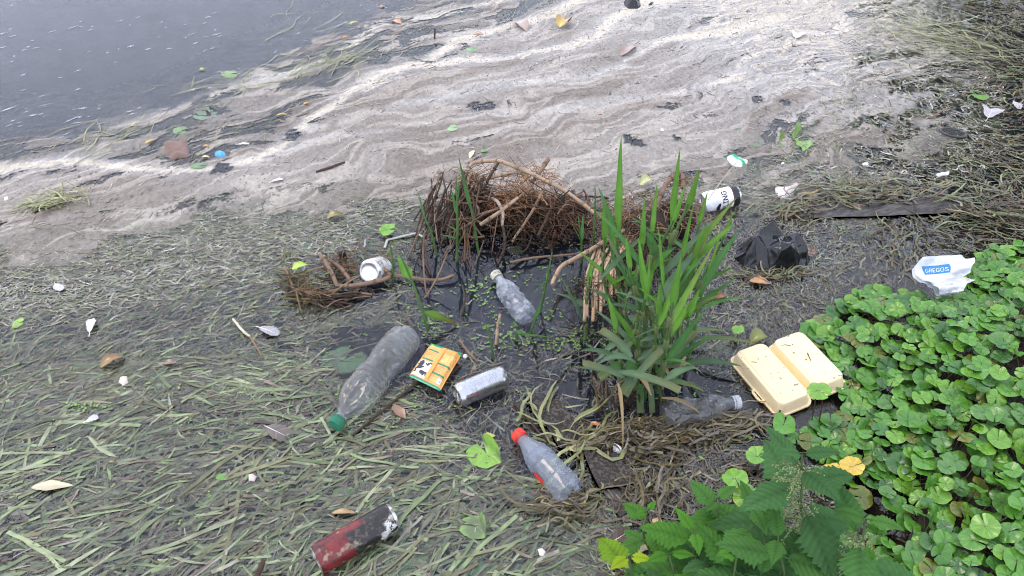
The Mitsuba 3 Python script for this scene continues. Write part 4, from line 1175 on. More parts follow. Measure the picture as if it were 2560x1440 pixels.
def can_rows(R, L, open_top=True):
    """Profile of a drink can from the domed bottom at x = 0 to the rim of the lid."""
    dome = [(0.010 * math.cos(q * PI / 2), 0.76 * R * math.sin(q * PI / 2)) for q in np.linspace(0.001, 1, 9)]
    low = [(0.0008, R * 0.79), (0.0, R * 0.81), (0.0010, R * 0.84), (0.006, R * 0.94), (0.011, R)]
    side = [(x, R) for x in np.linspace(0.014, L - 0.014, 40)]
    top = [(L - 0.010, R * 0.985), (L - 0.004, R * 0.90), (L - 0.0022, R * 0.895), (L - 0.0012, R * 0.92), (L, R * 0.915), (L, R * 0.88), (L - 0.004, R * 0.86), (L - 0.0045, 0.0003)]
    return np.array(dome + low + side + top)


def rust(p, s):
    return 0.6 * fbm(p.x * s, p.y * s, p.z * s) + 0.4 * fbm(p.x * 5 * s, p.y * 5 * s, p.z * 5 * s)


def can_print(fn, name, rough=0.28, metal=0.0, base=None, coat=0.4):
    scene[name] = {'type': 'twosided', 'bsdf': {'type': 'principled', 'base_color': proc(fn), 'roughness': rough if not callable(rough) else proc(rough), 'metallic': metal if not callable(metal) else proc(metal), 'specular': 0.5, 'clearcoat': coat, 'clearcoat_gloss': 0.9}}


def split_can(t, m, R, L, mat, deform=None, lid_mat='bare_can_mat', n=64):
    rows = can_rows(R, L)
    v, f, uv = lathe(rows, n)
    v = deform(v) if deform else v
    i = (np.arange(len(rows) - 1)[:, None] + np.zeros(n, int)[None]).ravel()
    x = rows[:, 0]
    uv = np.column_stack([uv[:, 0], np.repeat(x / L, n + 1)])
    side = (i >= 12) & (i < len(rows) - 6)
    kw = put('wall', mikit.ply((ap(m, v), f[side]), mat, smooth=True, uv=uv), t)
    put('base', mikit.ply((ap(m, v), f[i < 12]), 'bare_can_mat', smooth=35), t)
    return kw, put('lid', mikit.ply((ap(m, v), f[i >= len(rows) - 6]), lid_mat, smooth=35), t)


def can_opening(t, m, R, L, bsdf='black_print_mat', tab='bare_can_mat', ang=0.0):
    """The drinking hole and the ring pull on a can's lid."""
    a = np.linspace(0, 2 * PI, 25)[:-1]
    ca, sa = math.cos(ang), math.sin(ang)

    def place(x, y, z):
        return ap(m, np.column_stack([np.full(len(y), x), y * ca - z * sa, y * sa + z * ca]))

    y, z = R * 0.34 * np.cos(a), R * 0.42 + R * 0.30 * np.sin(a)
    v = np.vstack([place(L - 0.0038, y, z), place(L - 0.0038, np.array([0.0]), np.array([R * 0.42]))])
    put('opening', mikit.ply((v, np.stack([np.arange(24), (np.arange(24) + 1) % 24, np.full(24, 24)], 1)), bsdf), t)
    mb = MB()
    for r_, cz, k in ((0.20, -0.24, 0.30), (0.16, 0.05, 0.20)):
        pts = place(L - 0.0022, R * r_ * np.cos(a), R * cz + R * k * np.sin(a))
        vv, ff = tube_arrays(np.vstack([pts, pts[:2]]), 0.0012, 6)
        mb.add(vv, ff, (0.7, 0.7, 0.72))
    mb.build('ring_pull', tab, parent=t)


scene['bare_can_mat'] = {'type': 'twosided', 'bsdf': {'type': 'principled', 'base_color': pet_col((0.80, 0.80, 0.82), (0.36, 0.31, 0.24), -0.08, 80), 'roughness': 0.24, 'metallic': 0.92}}
scene['dark_lid_mat'] = {'type': 'twosided', 'bsdf': {'type': 'principled', 'base_color': pet_col((0.40, 0.39, 0.37), (0.08, 0.06, 0.04), 0.05, 120), 'roughness': 0.4, 'metallic': 0.7}}


def bend_text(text, height, R, depth, angle0, x0, m, bold=True, flip=1):
    """Lettering laid round a can: its baseline runs round the can, its letter tops point along +x."""
    tm = meshkit.text_mesh(text, height, depth, bold)
    tm = tm.subdivide().subdivide() if len(tm.faces) < 4000 else tm
    v = np.array(tm.vertices)
    a = angle0 + flip * v[:, 0] / R
    r = R + 0.00015 + v[:, 2]
    return ap(m, np.column_stack([x0 + v[:, 1], r * np.sin(a), r * np.cos(a)])), np.array(tm.faces)


# white can with a dark band at its foot
m, L = lay((1768, 505), (1846, 487), 0.019, 0.032)
L0, R = L, 0.0315
m = frame(ap(m, np.array([[0.0, 0, 0]]))[0], m[:3, 0])
L = 0.112


def white_can(p, n, uv):
    x = uv.y
    c = mix((0.012, 0.011, 0.013), (0.075, 0.010, 0.010), smoothstep(0.205, 0.215, x))
    c = mix(c, (0.80, 0.81, 0.84), smoothstep(0.235, 0.245, x))
    return c * (0.9 + 0.2 * rust(p, 60))


can_print(white_can, 'white_can_mat')
t = thing('drink_can', 'white drink can with black lettering and a black band, right of the reeds', 'can')
WALL, _ = split_can(t, m, R, L, 'white_can_mat', lambda v: squash(v, [(L * .92, .3, .02, .6, .15), (L * .85, 1.2, .02, .5, .10)], 5, 0.015))
sgn = 1 if m[0, 1] > 0 else -1
cam_ang = math.atan2((np.array([0, 0, CAM_H]) - m[:3, 3]) @ m[:3, 1], (np.array([0, 0, CAM_H]) - m[:3, 3]) @ m[:3, 2])
CAN_ANG = cam_ang
v, f = bend_text('CARLING', 0.0155, R, 0.0003, cam_ang, 0.0, np.eye(4), True, 1)
wid = meshkit.text_mesh('CARLING', 0.0155, 0.0003, True).bounds[1, 0]
v, f = bend_text('CARLING', 0.0155, R, 0.0003, cam_ang + 0.72 * wid / R + 0.14, L * 0.40, m, True, -1)
put('lettering', mikit.ply((v, f), 'black_print_mat'), WALL)
qa = np.linspace(0, 1, 22)
sw = MB()
inner = np.column_stack([L * (0.55 + 0.10 * qa), cam_ang + 0.15 + 1.0 * qa, ])
for side_ in (0,):
    a_, xs0, xs1 = cam_ang + 0.45 + 0.95 * qa, L * (0.60 + 0.02 * np.sin(qa * 2)), L * (0.63 + 0.075 * np.sin(PI * np.clip(qa * 0.9, 0, 1)) + 0.02)
    r_ = R + 0.0003
    vv = np.vstack([np.column_stack([xs0, r_ * np.sin(a_), r_ * np.cos(a_)]), np.column_stack([xs1, r_ * np.sin(a_), r_ * np.cos(a_)])])
    k = np.arange(21)
    sw.add(ap(m, vv), np.stack([k, k + 1, k + 23, k + 22], 1), (0.02, 0.015, 0.016))
sw.build('emblem', 'black_print_mat', parent=WALL)

# silver slim can
m, L0 = lay((1148, 988), (1255, 942), 0.022, 0.026)
R, L = 0.0285, 0.150
m = frame(ap(m, np.array([[-0.006, 0, 0]]))[0], m[:3, 0])
L = L0 + 0.012
ang = math.atan2((np.array([0, 0, CAM_H]) - m[:3, 3]) @ m[:3, 1], (np.array([0, 0, CAM_H]) - m[:3, 3]) @ m[:3, 2]) / (2 * PI)


def silver_can(p, n, uv):
    a, x = uv.x * 2 * PI * 28.5, uv.y * 130.0           # millimetres round and along the can
    line = smoothstep(0.52, 0.60, noise(a * 0.05 + 40, dr.floor(x / 2.4) * 3.1, 1.0)) * (dr.abs(x / 2.4 - dr.floor(x / 2.4) - 0.5) < 0.24)
    word = (noise(a * 0.9, dr.floor(x / 2.4) * 7.7, 3.0) > 0.40) & (noise(a * 3.0, dr.floor(x / 2.4) * 5.3, 3.0) > 0.35)
    zone = smoothstep(0.02, 0.04, dr.abs(noise(a * 0.03, 2.0, 7.0) - 0.4)) * (uv.y > 0.08) * (uv.y < 0.88)
    ink = dr.select(word, 1.0, 0.0) * line * zone
    c = mix((0.54, 0.54, 0.56), (0.08, 0.10, 0.12), 0.8 * ink)
    return mix(c, (0.24, 0.20, 0.14), 0.55 * smoothstep(0.55, 0.8, rust(p, 45)))


can_print(silver_can, 'silver_can_mat', rough=0.16, metal=0.95, coat=0.0)
t = thing('drink_can', 'silver slim drink can lying on the weed right of the orange packet', 'can')
_, LID = split_can(t, m, R, L, 'silver_can_mat', lambda v: squash(v, [], 9, 0.012), lid_mat='dark_lid_mat')
can_opening(LID, m, R, L, ang=0.2)

# rusty red can in the foreground
m, L0 = lay((797, 1398), (978, 1292), 0.020, 0.024)
R, L = 0.0300, L0 + 0.012
m = frame(ap(m, np.array([[-0.006, 0, 0]]))[0], m[:3, 0])


def red_can(p, n, uv):
    k, k2 = rust(p, 42), rust(p, 120)
    x, a = uv.y, uv.x
    c = mix((0.055, 0.005, 0.008), (0.17, 0.012, 0.012), smoothstep(0.35, 0.65, k))
    black = smoothstep(-0.015, 0.015, 0.50 - x + 0.34 * (k - 0.5) - 0.25 * (a - 0.5))
    c = mix(c, mix((0.010, 0.008, 0.008), (0.085, 0.065, 0.045), smoothstep(0.5, 0.7, k2)), black)
    scrape = smoothstep(0.60, 0.66, fbm(p.x * 26 + 3, p.y * 26, p.z * 26)) * smoothstep(0.80, 0.35, x)
    c = mix(c, (0.62, 0.60, 0.58), 0.9 * scrape * smoothstep(0.42, 0.55, k2))
    d, d2, cell = voronoi(x * 26, a * 30)
    spots = smoothstep(0.42, 0.36, d) * (cell > 0.45) * smoothstep(0.83, 0.87, x) * smoothstep(0.965, 0.94, x) * (a > 0.30) * (a < 0.62)
    c = mix(c, (0.80, 0.79, 0.78), spots)
    c = mix(c, (0.30, 0.25, 0.16), 0.8 * smoothstep(0.60, 0.75, fbm(p.x * 70, p.y * 70, p.z * 70)) * smoothstep(0.4, 0.6, k))
    return c


can_print(red_can, 'red_can_mat', rough=0.32, coat=0.3)
t = thing('drink_can', 'scuffed red and black can with white spots floating in the foreground weed', 'can')
_, LID = split_can(t, m, R, L, 'red_can_mat', lambda v: squash(v, [(L * .30, .6, .045, .35, .16), (L * .55, -.5, .03, .4, .05)], 13, 0.014), lid_mat='dark_lid_mat')
can_opening(LID, m, R, L, ang=0.4)

# upturned can caught by the sticks, its hollow silver base towards the viewer
b = G(923, 679, 0.038)
d = unit(np.array([0.22, 0.80, -0.52]))
m = frame(b, d)
t = thing('drink_can', 'upturned white can caught in sticks, hollow silver base facing the viewer', 'can')
plain('white_paint_mat', (0.62, 0.61, 0.58), 0.35, amount=0.0)
split_can(t, m, 0.033, 0.085, 'white_paint_mat')

# ------------------------------------------------------------------ cream foam takeaway box, lying open with both halves upside down
def foam_box_col(p, n, uv):
    k = fbm(p.x * 22, p.y * 22, p.z * 22)
    s = smoothstep(0.66, 0.72, fbm(p.x * 170, p.y * 170, p.z * 170)) * smoothstep(0.5, 0.7, fbm(p.x * 30 + 5, p.y * 30, p.z * 30))
    return mix(mix((0.86, 0.67, 0.39), (0.88, 0.72, 0.46), k), (0.10, 0.07, 0.04), s)


scene['box_mat'] = {'type': 'twosided', 'bsdf': {'type': 'bumpmap', 'nested_texture': proc(lambda p, n, uv: fbm(p.x * 500, p.y * 500, p.z * 500)), 'scale': 0.0006, 'bsdf': {'type': 'principled', 'base_color': proc(foam_box_col), 'roughness': 0.38, 'specular': 0.45}}}


def rounded(w, h, r, n=7):
    a = np.linspace(0, PI / 2, n)
    pts = []
    for cx, cy, o in ((w / 2 - r, h / 2 - r, 0), (-w / 2 + r, h / 2 - r, PI / 2), (-w / 2 + r, -h / 2 + r, PI), (w / 2 - r, -h / 2 + r, 3 * PI / 2)):
        pts += [(cx + r * math.cos(o + q), cy + r * math.sin(o + q)) for q in a]
    return np.array(pts)


def tray(w, h, deep, seed):
    """An upside-down tray: a flat rim, sloping sides and a slightly sunken top."""
    rings = [(1.0, -0.002, 0.020), (1.0, 0.001, 0.020), (0.995, 0.0025, 0.019), (0.94, 0.0025, 0.019), (0.925, 0.006, 0.020), (0.86, deep * 0.72, 0.018), (0.835, deep * 0.93, 0.017), (0.80, deep, 0.016), (0.66, deep, 0.014), (0.65, deep + 0.0012, 0.014), (0.62, deep + 0.0012, 0.013), (0.3, deep + 0.0008, 0.010)]
    v, f, m_ = [], [], 28
    for k, (s, z, r) in enumerate(rings):
        off = (1 - s) * min(w, h) / 2 * 1.15
        p = rounded(max(w - 2 * off, 0.02), max(h - 2 * off, 0.02), max(min(r, (h - 2 * off) / 2 - 0.002), 0.004))
        v.append(np.column_stack([p, np.full(m_, z)]))
        if k:
            i = np.arange(m_)
            f.append(np.stack([(k - 1) * m_ + i, (k - 1) * m_ + (i + 1) % m_, k * m_ + (i + 1) % m_, k * m_ + i], 1))
    v.append([[0, 0, rings[-1][1]]])
    n0 = (len(rings) - 1) * m_
    i = np.arange(m_)
    v, f = np.vstack(v), np.vstack(f)
    f = np.vstack([f[:, [0, 1, 2]], f[:, [0, 2, 3]], np.stack([n0 + i, n0 + (i + 1) % m_, np.full(m_, len(v) - 1)], 1)])
    v[:, 2] += 0.0022 * (nz(v, 22, seed, 2) - 0.5)
    return v, f


t = thing('takeaway_box', 'open cream foam takeaway box lying upside down at the edge of the bank', 'takeaway box')
A, B, C, D = G(1812, 895, 0.004), G(1948, 1046, 0.004), G(2124, 960, 0.022), G(2000, 838, 0.022)
ax = unit((B - A) + (C - D))
H2 = G(1915, 868, 0.012), G(2030, 1005, 0.012)
mid0, mid1 = H2
for q, (p00, p01, p10, p11, name) in enumerate(((A, B, mid0, mid1, 'base'), (mid0, mid1, D, C, 'lid'))):
    cen = (p00 + p01 + p10 + p11) / 4
    x_ = unit((p01 - p00) + (p11 - p10))
    wv = (p10 + p11 - p00 - p01) / 2
    y_ = unit(wv - x_ * (wv @ x_))
    z_ = np.cross(x_, y_)
    z_ = z_ if z_[2] > 0 else -z_
    long_, short_ = np.linalg.norm((p01 - p00) + (p11 - p10)) / 2, np.linalg.norm(wv)
    mm = np.eye(4)
    mm[:3, 0], mm[:3, 1], mm[:3, 2], mm[:3, 3] = x_, y_, z_, cen - z_ * 0.002
    v, f = tray(long_ * 1.02, short_ * 1.0, 0.030, 5 + q)
    if np.linalg.det(mm[:3, :3]) < 0:
        f = f[:, ::-1]
    kb = put(name, mikit.ply((ap(mm, v), f), 'box_mat', smooth=38), t)
    if q == 0:
        MBASE, LBASE, SBASE, KBASE = mm, long_, short_, kb
    else:
        MLID, LLID, SLID = mm, long_, short_
tab = MB()
i0 = np.linspace(-1, 1, 15)
outl = np.column_stack([0.022 * i0, -SBASE / 2 - 0.009 * np.clip(1 - np.abs(i0) ** 5, 0, 1), np.full(15, 0.0035)])
inn = np.column_stack([0.026 * i0, np.full(15, -SBASE / 2 + 0.004), np.full(15, 0.0035)])
k = np.arange(14)
for dz in (0, -0.003):
    tab.add(ap(MBASE, np.vstack([outl, inn]) + [0.028, 0, dz]), np.stack([k, k + 1, k + 16, k + 15], 1))
tab.build('closing_tab', 'box_mat', parent=KBASE, smooth=False)
slit = MB()
slit.add(ap(MBASE, np.array([[0.014, -SBASE / 2 - 0.0005, 0.0042], [0.042, -SBASE / 2 - 0.0005, 0.0042], [0.041, -SBASE / 2 - 0.0030, 0.0042], [0.015, -SBASE / 2 - 0.0030, 0.0042]])), [[0, 1, 2, 3]], (0.02, 0.015, 0.01))
slit.build('slot', 'dry_mat', parent=KBASE)
crumb = MB()
for k in range(17):
    mmk, ll, ss = ((MBASE, LBASE, SBASE), (MLID, LLID, SLID))[k % 2]
    c = np.array([rl.uniform(-0.40, 0.40) * ll, rl.uniform(-0.34, 0.34) * ss, 0.0325])
    a, ln = rl.random() * PI, rl.choice([0.0015, 0.003, 0.006])
    e = np.array([math.cos(a), math.sin(a), 0]) * ln
    v, f = tube_arrays([c - e, c + [0, 0, 0.0003], c + e], 0.0005 + 0.0004 * rl.random(), 4)
    crumb.add(ap(mmk, v), f, (0.09, 0.06, 0.03))
c = np.array([-0.02 * 0, 0.0, 0.0335])
v, f = tube_arrays([c + [-0.012, 0.006, 0], c + [0.012, -0.002, 0]], [0.0016, 0.0008], 5)
crumb.add(ap(MLID, v), f, (0.17, 0.11, 0.05))
crumb.build('crumb', 'dry_mat', kind='stuff', label='dark specks and plant crumbs lying on the cream takeaway box', cat='plant litter')


# ------------------------------------------------------------------ bags, paper, packets
def sheet(outline, res, z):
    """A cloth-like sheet within an outline (metres), triangulated finely, with height z(x, y)."""
    o = np.asarray(outline, float)
    lo, hi = o.min(0), o.max(0)
    xs, ys = np.arange(lo[0], hi[0], res), np.arange(lo[1], hi[1], res)
    g = np.stack(np.meshgrid(xs, ys, indexing='ij'), -1).reshape(-1, 2)
    dense = np.vstack([a + (b - a) * np.linspace(0, 1, max(2, int(np.linalg.norm(b - a) / res)), endpoint=False)[:, None] for a, b in zip(o, np.roll(o, -1, 0))])
    g = g[inside(g, o)]
    g = g[dist(g, np.vstack([o, o[:1]])) > res * 0.5]
    from scipy.spatial import Delaunay
    pts = np.vstack([dense, g])
    tri = Delaunay(pts).simplices
    tri = tri[inside(pts[tri].mean(1), o)]
    return np.column_stack([pts, z(pts)]), tri


def folds(p, seeds, sharp):
    """Creases: the upper hull of random tilted planes, as in crumpled film."""
    r = np.random.default_rng(seeds)
    h = np.full(len(p), -1e9)
    for k in range(sharp):
        a = r.random() * 2 * PI
        n = np.array([math.cos(a), math.sin(a)])
        h = np.maximum(h, (p @ n - r.uniform(0.0, 0.035)) * r.uniform(-0.9, -0.15))
    return h


plain('black_bag_mat', (0.010, 0.010, 0.012), 0.20, 0.6, dirt=(0.03, 0.03, 0.035), amount=-0.2)
scene['black_bag_mat'] = {'type': 'twosided', 'bsdf': {'type': 'principled', 'base_color': rgb(0.009, 0.009, 0.011), 'roughness': 0.13, 'specular': 0.55}}
t = thing('plastic_bag', 'crumpled black plastic bag half afloat between the reeds and the bank', 'bag')
BB = GP([(1838, 628), (1852, 606), (1900, 600), (1945, 602), (1985, 622), (2018, 640), (2030, 654), (2012, 670), (1960, 677), (1905, 681), (1868, 673), (1842, 656), (1830, 640)])[:, :2]
rbag = np.random.default_rng(61)
from scipy.spatial import Delaunay
_o = np.vstack([a_ + (b_ - a_) * np.linspace(0, 1, 3, endpoint=False)[:, None] for a_, b_ in zip(BB, np.roll(BB, -1, 0))])
_i = poisson(rbag, BB, 0.023, 1500)
_i = _i[signed(_i, BB) > 0.012]
_c = G(1925, 622)[:2]
_h = 0.078 * np.exp(-(np.abs((_i[:, 0] - _c[0]) / 0.10) ** 2.6)) * np.clip(1.25 - np.abs(_i[:, 1] - _c[1]) / 0.13, 0.2, 1) + 0.022
_h *= 0.85 * (0.52 + 0.62 * rbag.random(len(_i)))
_p = np.vstack([np.column_stack([_o, -0.004 + 0 * _o[:, 0]]), np.column_stack([_i, _h])])
_t = Delaunay(_p[:, :2]).simplices
_t = _t[inside(_p[_t].mean(1)[:, :2], BB)]
_v, _f = _p, _t
for _k in range(3):
    _v, _f = trimesh.remesh.subdivide(_v, _f)
_v = trimesh.smoothing.filter_laplacian(trimesh.Trimesh(_v, _f, process=False), lamb=0.35, iterations=2, volume_constraint=False).vertices
v = np.array(_v) + 0.0045 * (np.stack([nz(_v, 55, 95 + q, 2) for q in range(3)], 1) - 0.5) * sst(0, 0.02, _v[:, 2])[:, None]
f = np.array(_f)
put('film', mikit.ply((v, f), 'black_bag_mat', smooth=30), t)
dr_ = MB()
ico = trimesh.creation.icosphere(subdivisions=1)
fn_ = trimesh.Trimesh(v, f, process=False)
for k in rl.choice(len(f), 420):
    n_ = fn_.face_normals[k]
    n_ = n_ if n_[2] > 0 else -n_
    if n_[2] > 0.55:
        s = rl.uniform(0.0006, 0.0014)
        dr_.add(v[f[k]].mean(0) + ico.vertices * [s, s, s * 0.6] + n_ * 0.0002, ico.faces, (0.5, 0.5, 0.5))
dr_.build('water_drops', 'black_bag_mat', parent=t, kind='stuff')
ear = MB()
leaf_strip(ear, [G(1832, 596, 0.006), G(1815, 598, 0.012), G(1800, 592, 0.004)], 0.02, (0.01, 0.01, 0.012), n=8, wave=0.01)
ear.build('handle', 'black_bag_mat', parent=t, smooth=40)

scene['far_bag_mat'] = scene['black_bag_mat']
for lab, poly, hz in (('small black plastic scrap with a blueish sheen at the top edge', [(1558, 8), (1575, 2), (1600, 4), (1604, 16), (1595, 24), (1570, 24), (1560, 16)], 0.05),
                      ('narrow black plastic sliver at the top edge, right of the other scrap', [(1618, 14), (1630, 4), (1638, 6), (1632, 14), (1622, 17)], 0.03)):
    P_ = GP(poly)[:, :2]
    v, f = sheet(P_, 0.006, lambda p: hz * (1 - np.exp(-np.maximum(signed(p, P_), 0) / 0.02)) * (0.5 + nz(p3(p), 30, 8, 2)) - 0.003)
    put('plastic_scrap', mikit.ply((v, f), 'black_bag_mat', smooth=25), label=lab, cat='plastic scrap')

# paper bakery bag
scene['paper_mat'] = {'type': 'twosided', 'bsdf': {'type': 'principled', 'base_color': VC, 'roughness': 0.55, 'specular': 0.3}}
plain('blue_print_mat', (0.035, 0.22, 0.52), 0.45, dirt=(0.10, 0.22, 0.36), amount=-0.1)
plain('pale_blue_print_mat', (0.22, 0.34, 0.58), 0.5, amount=-0.2)
t = thing('paper_bag', 'crumpled white paper bakery bag with a blue printed panel on the bank leaves', 'bag')
PB0 = G(2360, 680, 0.075)
bx = unit(G(2380, 668, 0.075) - G(2300, 680, 0.075))
by = unit(np.cross([0, 0, 1.0], bx) * 0.75 + np.array([0, 0, 0.62]))
bn = unit(np.cross(bx, by))


def bag_uv(px, py):
    """A pixel of the bag to its own plane, in metres."""
    d = ray(px, py)
    o = np.array([0, 0, CAM_H])
    k = ((PB0 - o) @ bn) / (d @ bn)
    q = o + d * k - PB0
    return np.array([q @ bx, q @ by])


PBO = np.array([bag_uv(*q) for q in ((2290, 665), (2296, 646), (2350, 641), (2395, 640), (2412, 648), (2434, 645), (2418, 682), (2400, 694), (2426, 703), (2404, 712), (2398, 730), (2340, 738), (2330, 722), (2302, 702), (2288, 685))])


def bag_h(p):
    q = p3(p)
    far_ = sst(bag_uv(2375, 670)[0], bag_uv(2420, 670)[0], p[:, 0])
    calm = 1 - 0.93 * np.exp(-(np.linalg.norm((p - bag_uv(2334, 676)) * [1, 1.6], axis=1) / 0.042) ** 4)
    return calm * (0.016 * np.abs(nz(q, 20, 71, 1) - 0.5) * 2 + 0.009 * np.abs(nz(q, 48, 72, 1) - 0.5) * 2 + 0.003 * np.abs(nz(q, 110, 73, 1) - 0.5) * 2) + 0.012 * far_ * np.abs(nz(q, 30, 77, 2) - 0.5) * 2 + 0.012 * sst(bag_uv(2306, 680)[0], bag_uv(2290, 680)[0], p[:, 0]) * -1 + 0.010 * np.exp(-(p[:, 0] / 0.05) ** 2 - (p[:, 1] / 0.05) ** 2)


def on_bag(p, lift):
    p = np.asarray(p)
    return PB0 + p[:, :1] * bx + p[:, 1:2] * by + (bag_h(p[:, :2]) + lift)[:, None] * bn


v2, f = sheet(PBO, 0.0035, lambda p: p[:, 0] * 0)
w = on_bag(v2[:, :2], 0)
stain = sst(0.50, 0.72, nz(v2, 40, 12, 3)) * sst(bag_uv(2350, 650)[0], bag_uv(2400, 650)[0], v2[:, 0])
put('paper', mikit.ply((w, f), 'paper_mat', smooth=True, color=np.array([0.62, 0.635, 0.67]) * (1 - 0.5 * stain[:, None] * [0.25, 0.4, 0.7])), t)
w2 = on_bag(v2[:, :2] * 0.97 - [0, 0.004], -0.018)
put('back', mikit.ply((w2, f), 'paper_mat', smooth=True, color=np.tile([0.66, 0.67, 0.70], (len(w2), 1))), t)
pan = np.array([bag_uv(*q) for q in ((2298, 668), (2362, 663), (2366, 671), (2364, 684), (2306, 689), (2303, 678))])
vp, fp = sheet(pan, 0.002, lambda p: p[:, 0] * 0)
PANEL = put('printed_panel', mikit.ply((on_bag(vp[:, :2], 0.0005), fp), 'blue_print_mat', smooth=True), t, label='blue panel printed with white capitals')


def bag_text(text, height, at, to, mat, name, lift=0.0013, bold=True, label=None):
    tm = meshkit.text_mesh(text, height, 0.0001, bold).subdivide_to_size(0.0016)
    tv = np.array(tm.vertices)
    a, b_ = bag_uv(*at), bag_uv(*to)
    ex = unit(b_ - a)
    ey = np.array([-ex[1], ex[0]])
    k = np.linalg.norm(b_ - a) / tv[:, 0].max()
    pp = a + tv[:, :1] * k * ex + tv[:, 1:2] * ey + tv[:, 1:2] * ex * 0.12
    put(name, mikit.ply((on_bag(pp, lift) + tv[:, 2:] * bn, np.array(tm.faces)), mat), PANEL if name == 'lettering' else t, label=label)


bag_text('GREGGS', 0.0102, (2307, 684), (2361, 680), 'white_print_mat', 'lettering', bold=False)
bag_text('or visit', 0.0042, (2350, 716), (2372, 714), 'pale_blue_print_mat', 'small_print', bold=False)

# orange pet food packet
t = thing('food_packet', 'orange and green foil food packet with a dog photo, left of the silver can', 'packet')
P00, P10, P11, P01 = G(1022, 940, 0.020), G(1100, 978, 0.018), G(1155, 884, 0.020), G(1078, 858, 0.022)


def packet_col(p, n, uv):
    u, v = uv.x, uv.y

    def band(a0, a1, x):
        return smoothstep(a0 - 0.008, a0 + 0.008, x) * smoothstep(a1 + 0.008, a1 - 0.008, x)

    c = mix((0.72, 0.27, 0.055), (0.76, 0.40, 0.12), smoothstep(0.3, 0.7, fbm(u * 4, v * 6, 2.0)))
    # blocks of small print, too fine to read
    ln = dr.floor(v * 46)
    word = (noise(u * 42, ln * 3.7, 1.0) > 0.42)
    text = dr.select(word & (dr.abs(v * 46 - ln - 0.5) < 0.27), 1.0, 0.0)
    c = mix(c, (0.36, 0.13, 0.03), 0.55 * text * (band(0.06, 0.40, u) * band(0.52, 0.72, v) + band(0.58, 0.94, u) * (band(0.16, 0.24, v) + band(0.30, 0.46, v) * 0.9)))
    c = mix(c, (0.82, 0.62, 0.22), 0.6 * band(0.60, 0.95, u) * band(0.55, 0.80, v) * (1 - text))
    for a0, a1, b0, b1 in ((0.06, 0.42, 0.745, 0.785), (0.06, 0.42, 0.485, 0.525), (0.56, 0.95, 0.49, 0.53), (0.56, 0.93, 0.24, 0.285)):
        c = mix(c, (0.02, 0.20, 0.10), band(a0, a1, u) * band(b0, b1, v))
    c = mix(c, (0.020, 0.30, 0.15), smoothstep(0.875, 0.89, v + 0.06 * dr.sin(u * 6.0) * (u > 0.5)))
    c = mix(c, (0.55, 0.62, 0.10), 0.8 * band(0.85, 0.93, v) * smoothstep(0.55, 0.75, fbm(u * 9, v * 20, 5.0)))
    c = mix(c, (0.018, 0.26, 0.13), smoothstep(0.055, 0.045, v))
    # the photo: a black and white dog on white
    photo = band(0.03, 0.46, u) * band(0.06, 0.45, v)
    du, dv = (u - 0.25), (v - 0.25)
    dog = mix((0.80, 0.80, 0.80), (0.035, 0.03, 0.03), smoothstep(0.46, 0.56, fbm(u * 12, v * 13, 9.0) - 0.4 * (dr.sqrt(du * du + dv * dv) - 0.18)))
    c = mix(c, dog, photo)
    c = mix(c, (0.78, 0.36, 0.10), band(0.455, 0.575, u) * band(0.05, 0.96, v))
    c = mix(c, (0.78, 0.78, 0.76), band(0.82, 0.93, u) * band(0.08, 0.19, v))
    c = mix(c, (0.10, 0.10, 0.12), band(0.845, 0.905, u) * band(0.10, 0.17, v) * smoothstep(0.45, 0.55, noise(u * 90, v * 90, 2.0)))
    return c


scene['packet_mat'] = {'type': 'twosided', 'bsdf': {'type': 'principled', 'base_color': proc(packet_col), 'roughness': 0.28, 'specular': 0.55, 'clearcoat': 0.3}}
U_, W_ = np.meshgrid(np.linspace(0, 1, 41), np.linspace(0, 1, 51), indexing='ij')
u_, w_ = U_.ravel()[:, None], W_.ravel()[:, None]
pq = P00 * (1 - u_) * (1 - w_) + P10 * u_ * (1 - w_) + P01 * (1 - u_) * w_ + P11 * u_ * w_
edge = np.minimum(np.minimum(u_, 1 - u_) / 0.12, np.minimum(w_, 1 - w_) / 0.10)[:, 0]
puff = 0.010 * sst(0, 1, edge) + 0.0025 * (nz(pq, 45, 3, 2) - 0.5) - 0.002 * np.exp(-((w_[:, 0] - 0.045) / 0.02) ** 2)
i, j = np.meshgrid(np.arange(40), np.arange(50), indexing='ij')
qf = np.stack([i * 51 + j, (i + 1) * 51 + j, (i + 1) * 51 + j + 1, i * 51 + j + 1], -1).reshape(-1, 4)
top = pq.copy()
top[:, 2] += puff
put('front', mikit.ply((top, qf), 'packet_mat', smooth=True, uv=np.hstack([u_, w_])), t)
low = pq.copy()
low[:, 2] -= 0.012 * sst(0, 1, edge)
put('back', mikit.ply((low, qf), 'packet_mat', smooth=True, uv=np.hstack([u_, w_])), t)
seam = MB()
s_ = np.linspace(0.04, 0.97, 20)
b0, b1 = [P00 * (1 - a) * (1 - s_)[:, None] + P10 * a * (1 - s_)[:, None] + P01 * (1 - a) * s_[:, None] + P11 * a * s_[:, None] for a in (0.46, 0.57)]
lift = np.array([0, 0, 0.0118]) * sst(0, 1, np.minimum(s_, 1 - s_) / 0.10)[:, None]
seam.add(np.vstack([b0 + lift, b1 + lift + [0, 0, 0.0015]]), np.stack([np.arange(19), np.arange(19) + 20, np.arange(19) + 21, np.arange(19) + 1], 1), (0.78, 0.34, 0.08))
seam.build('seam', 'gloss_mat', parent=t)

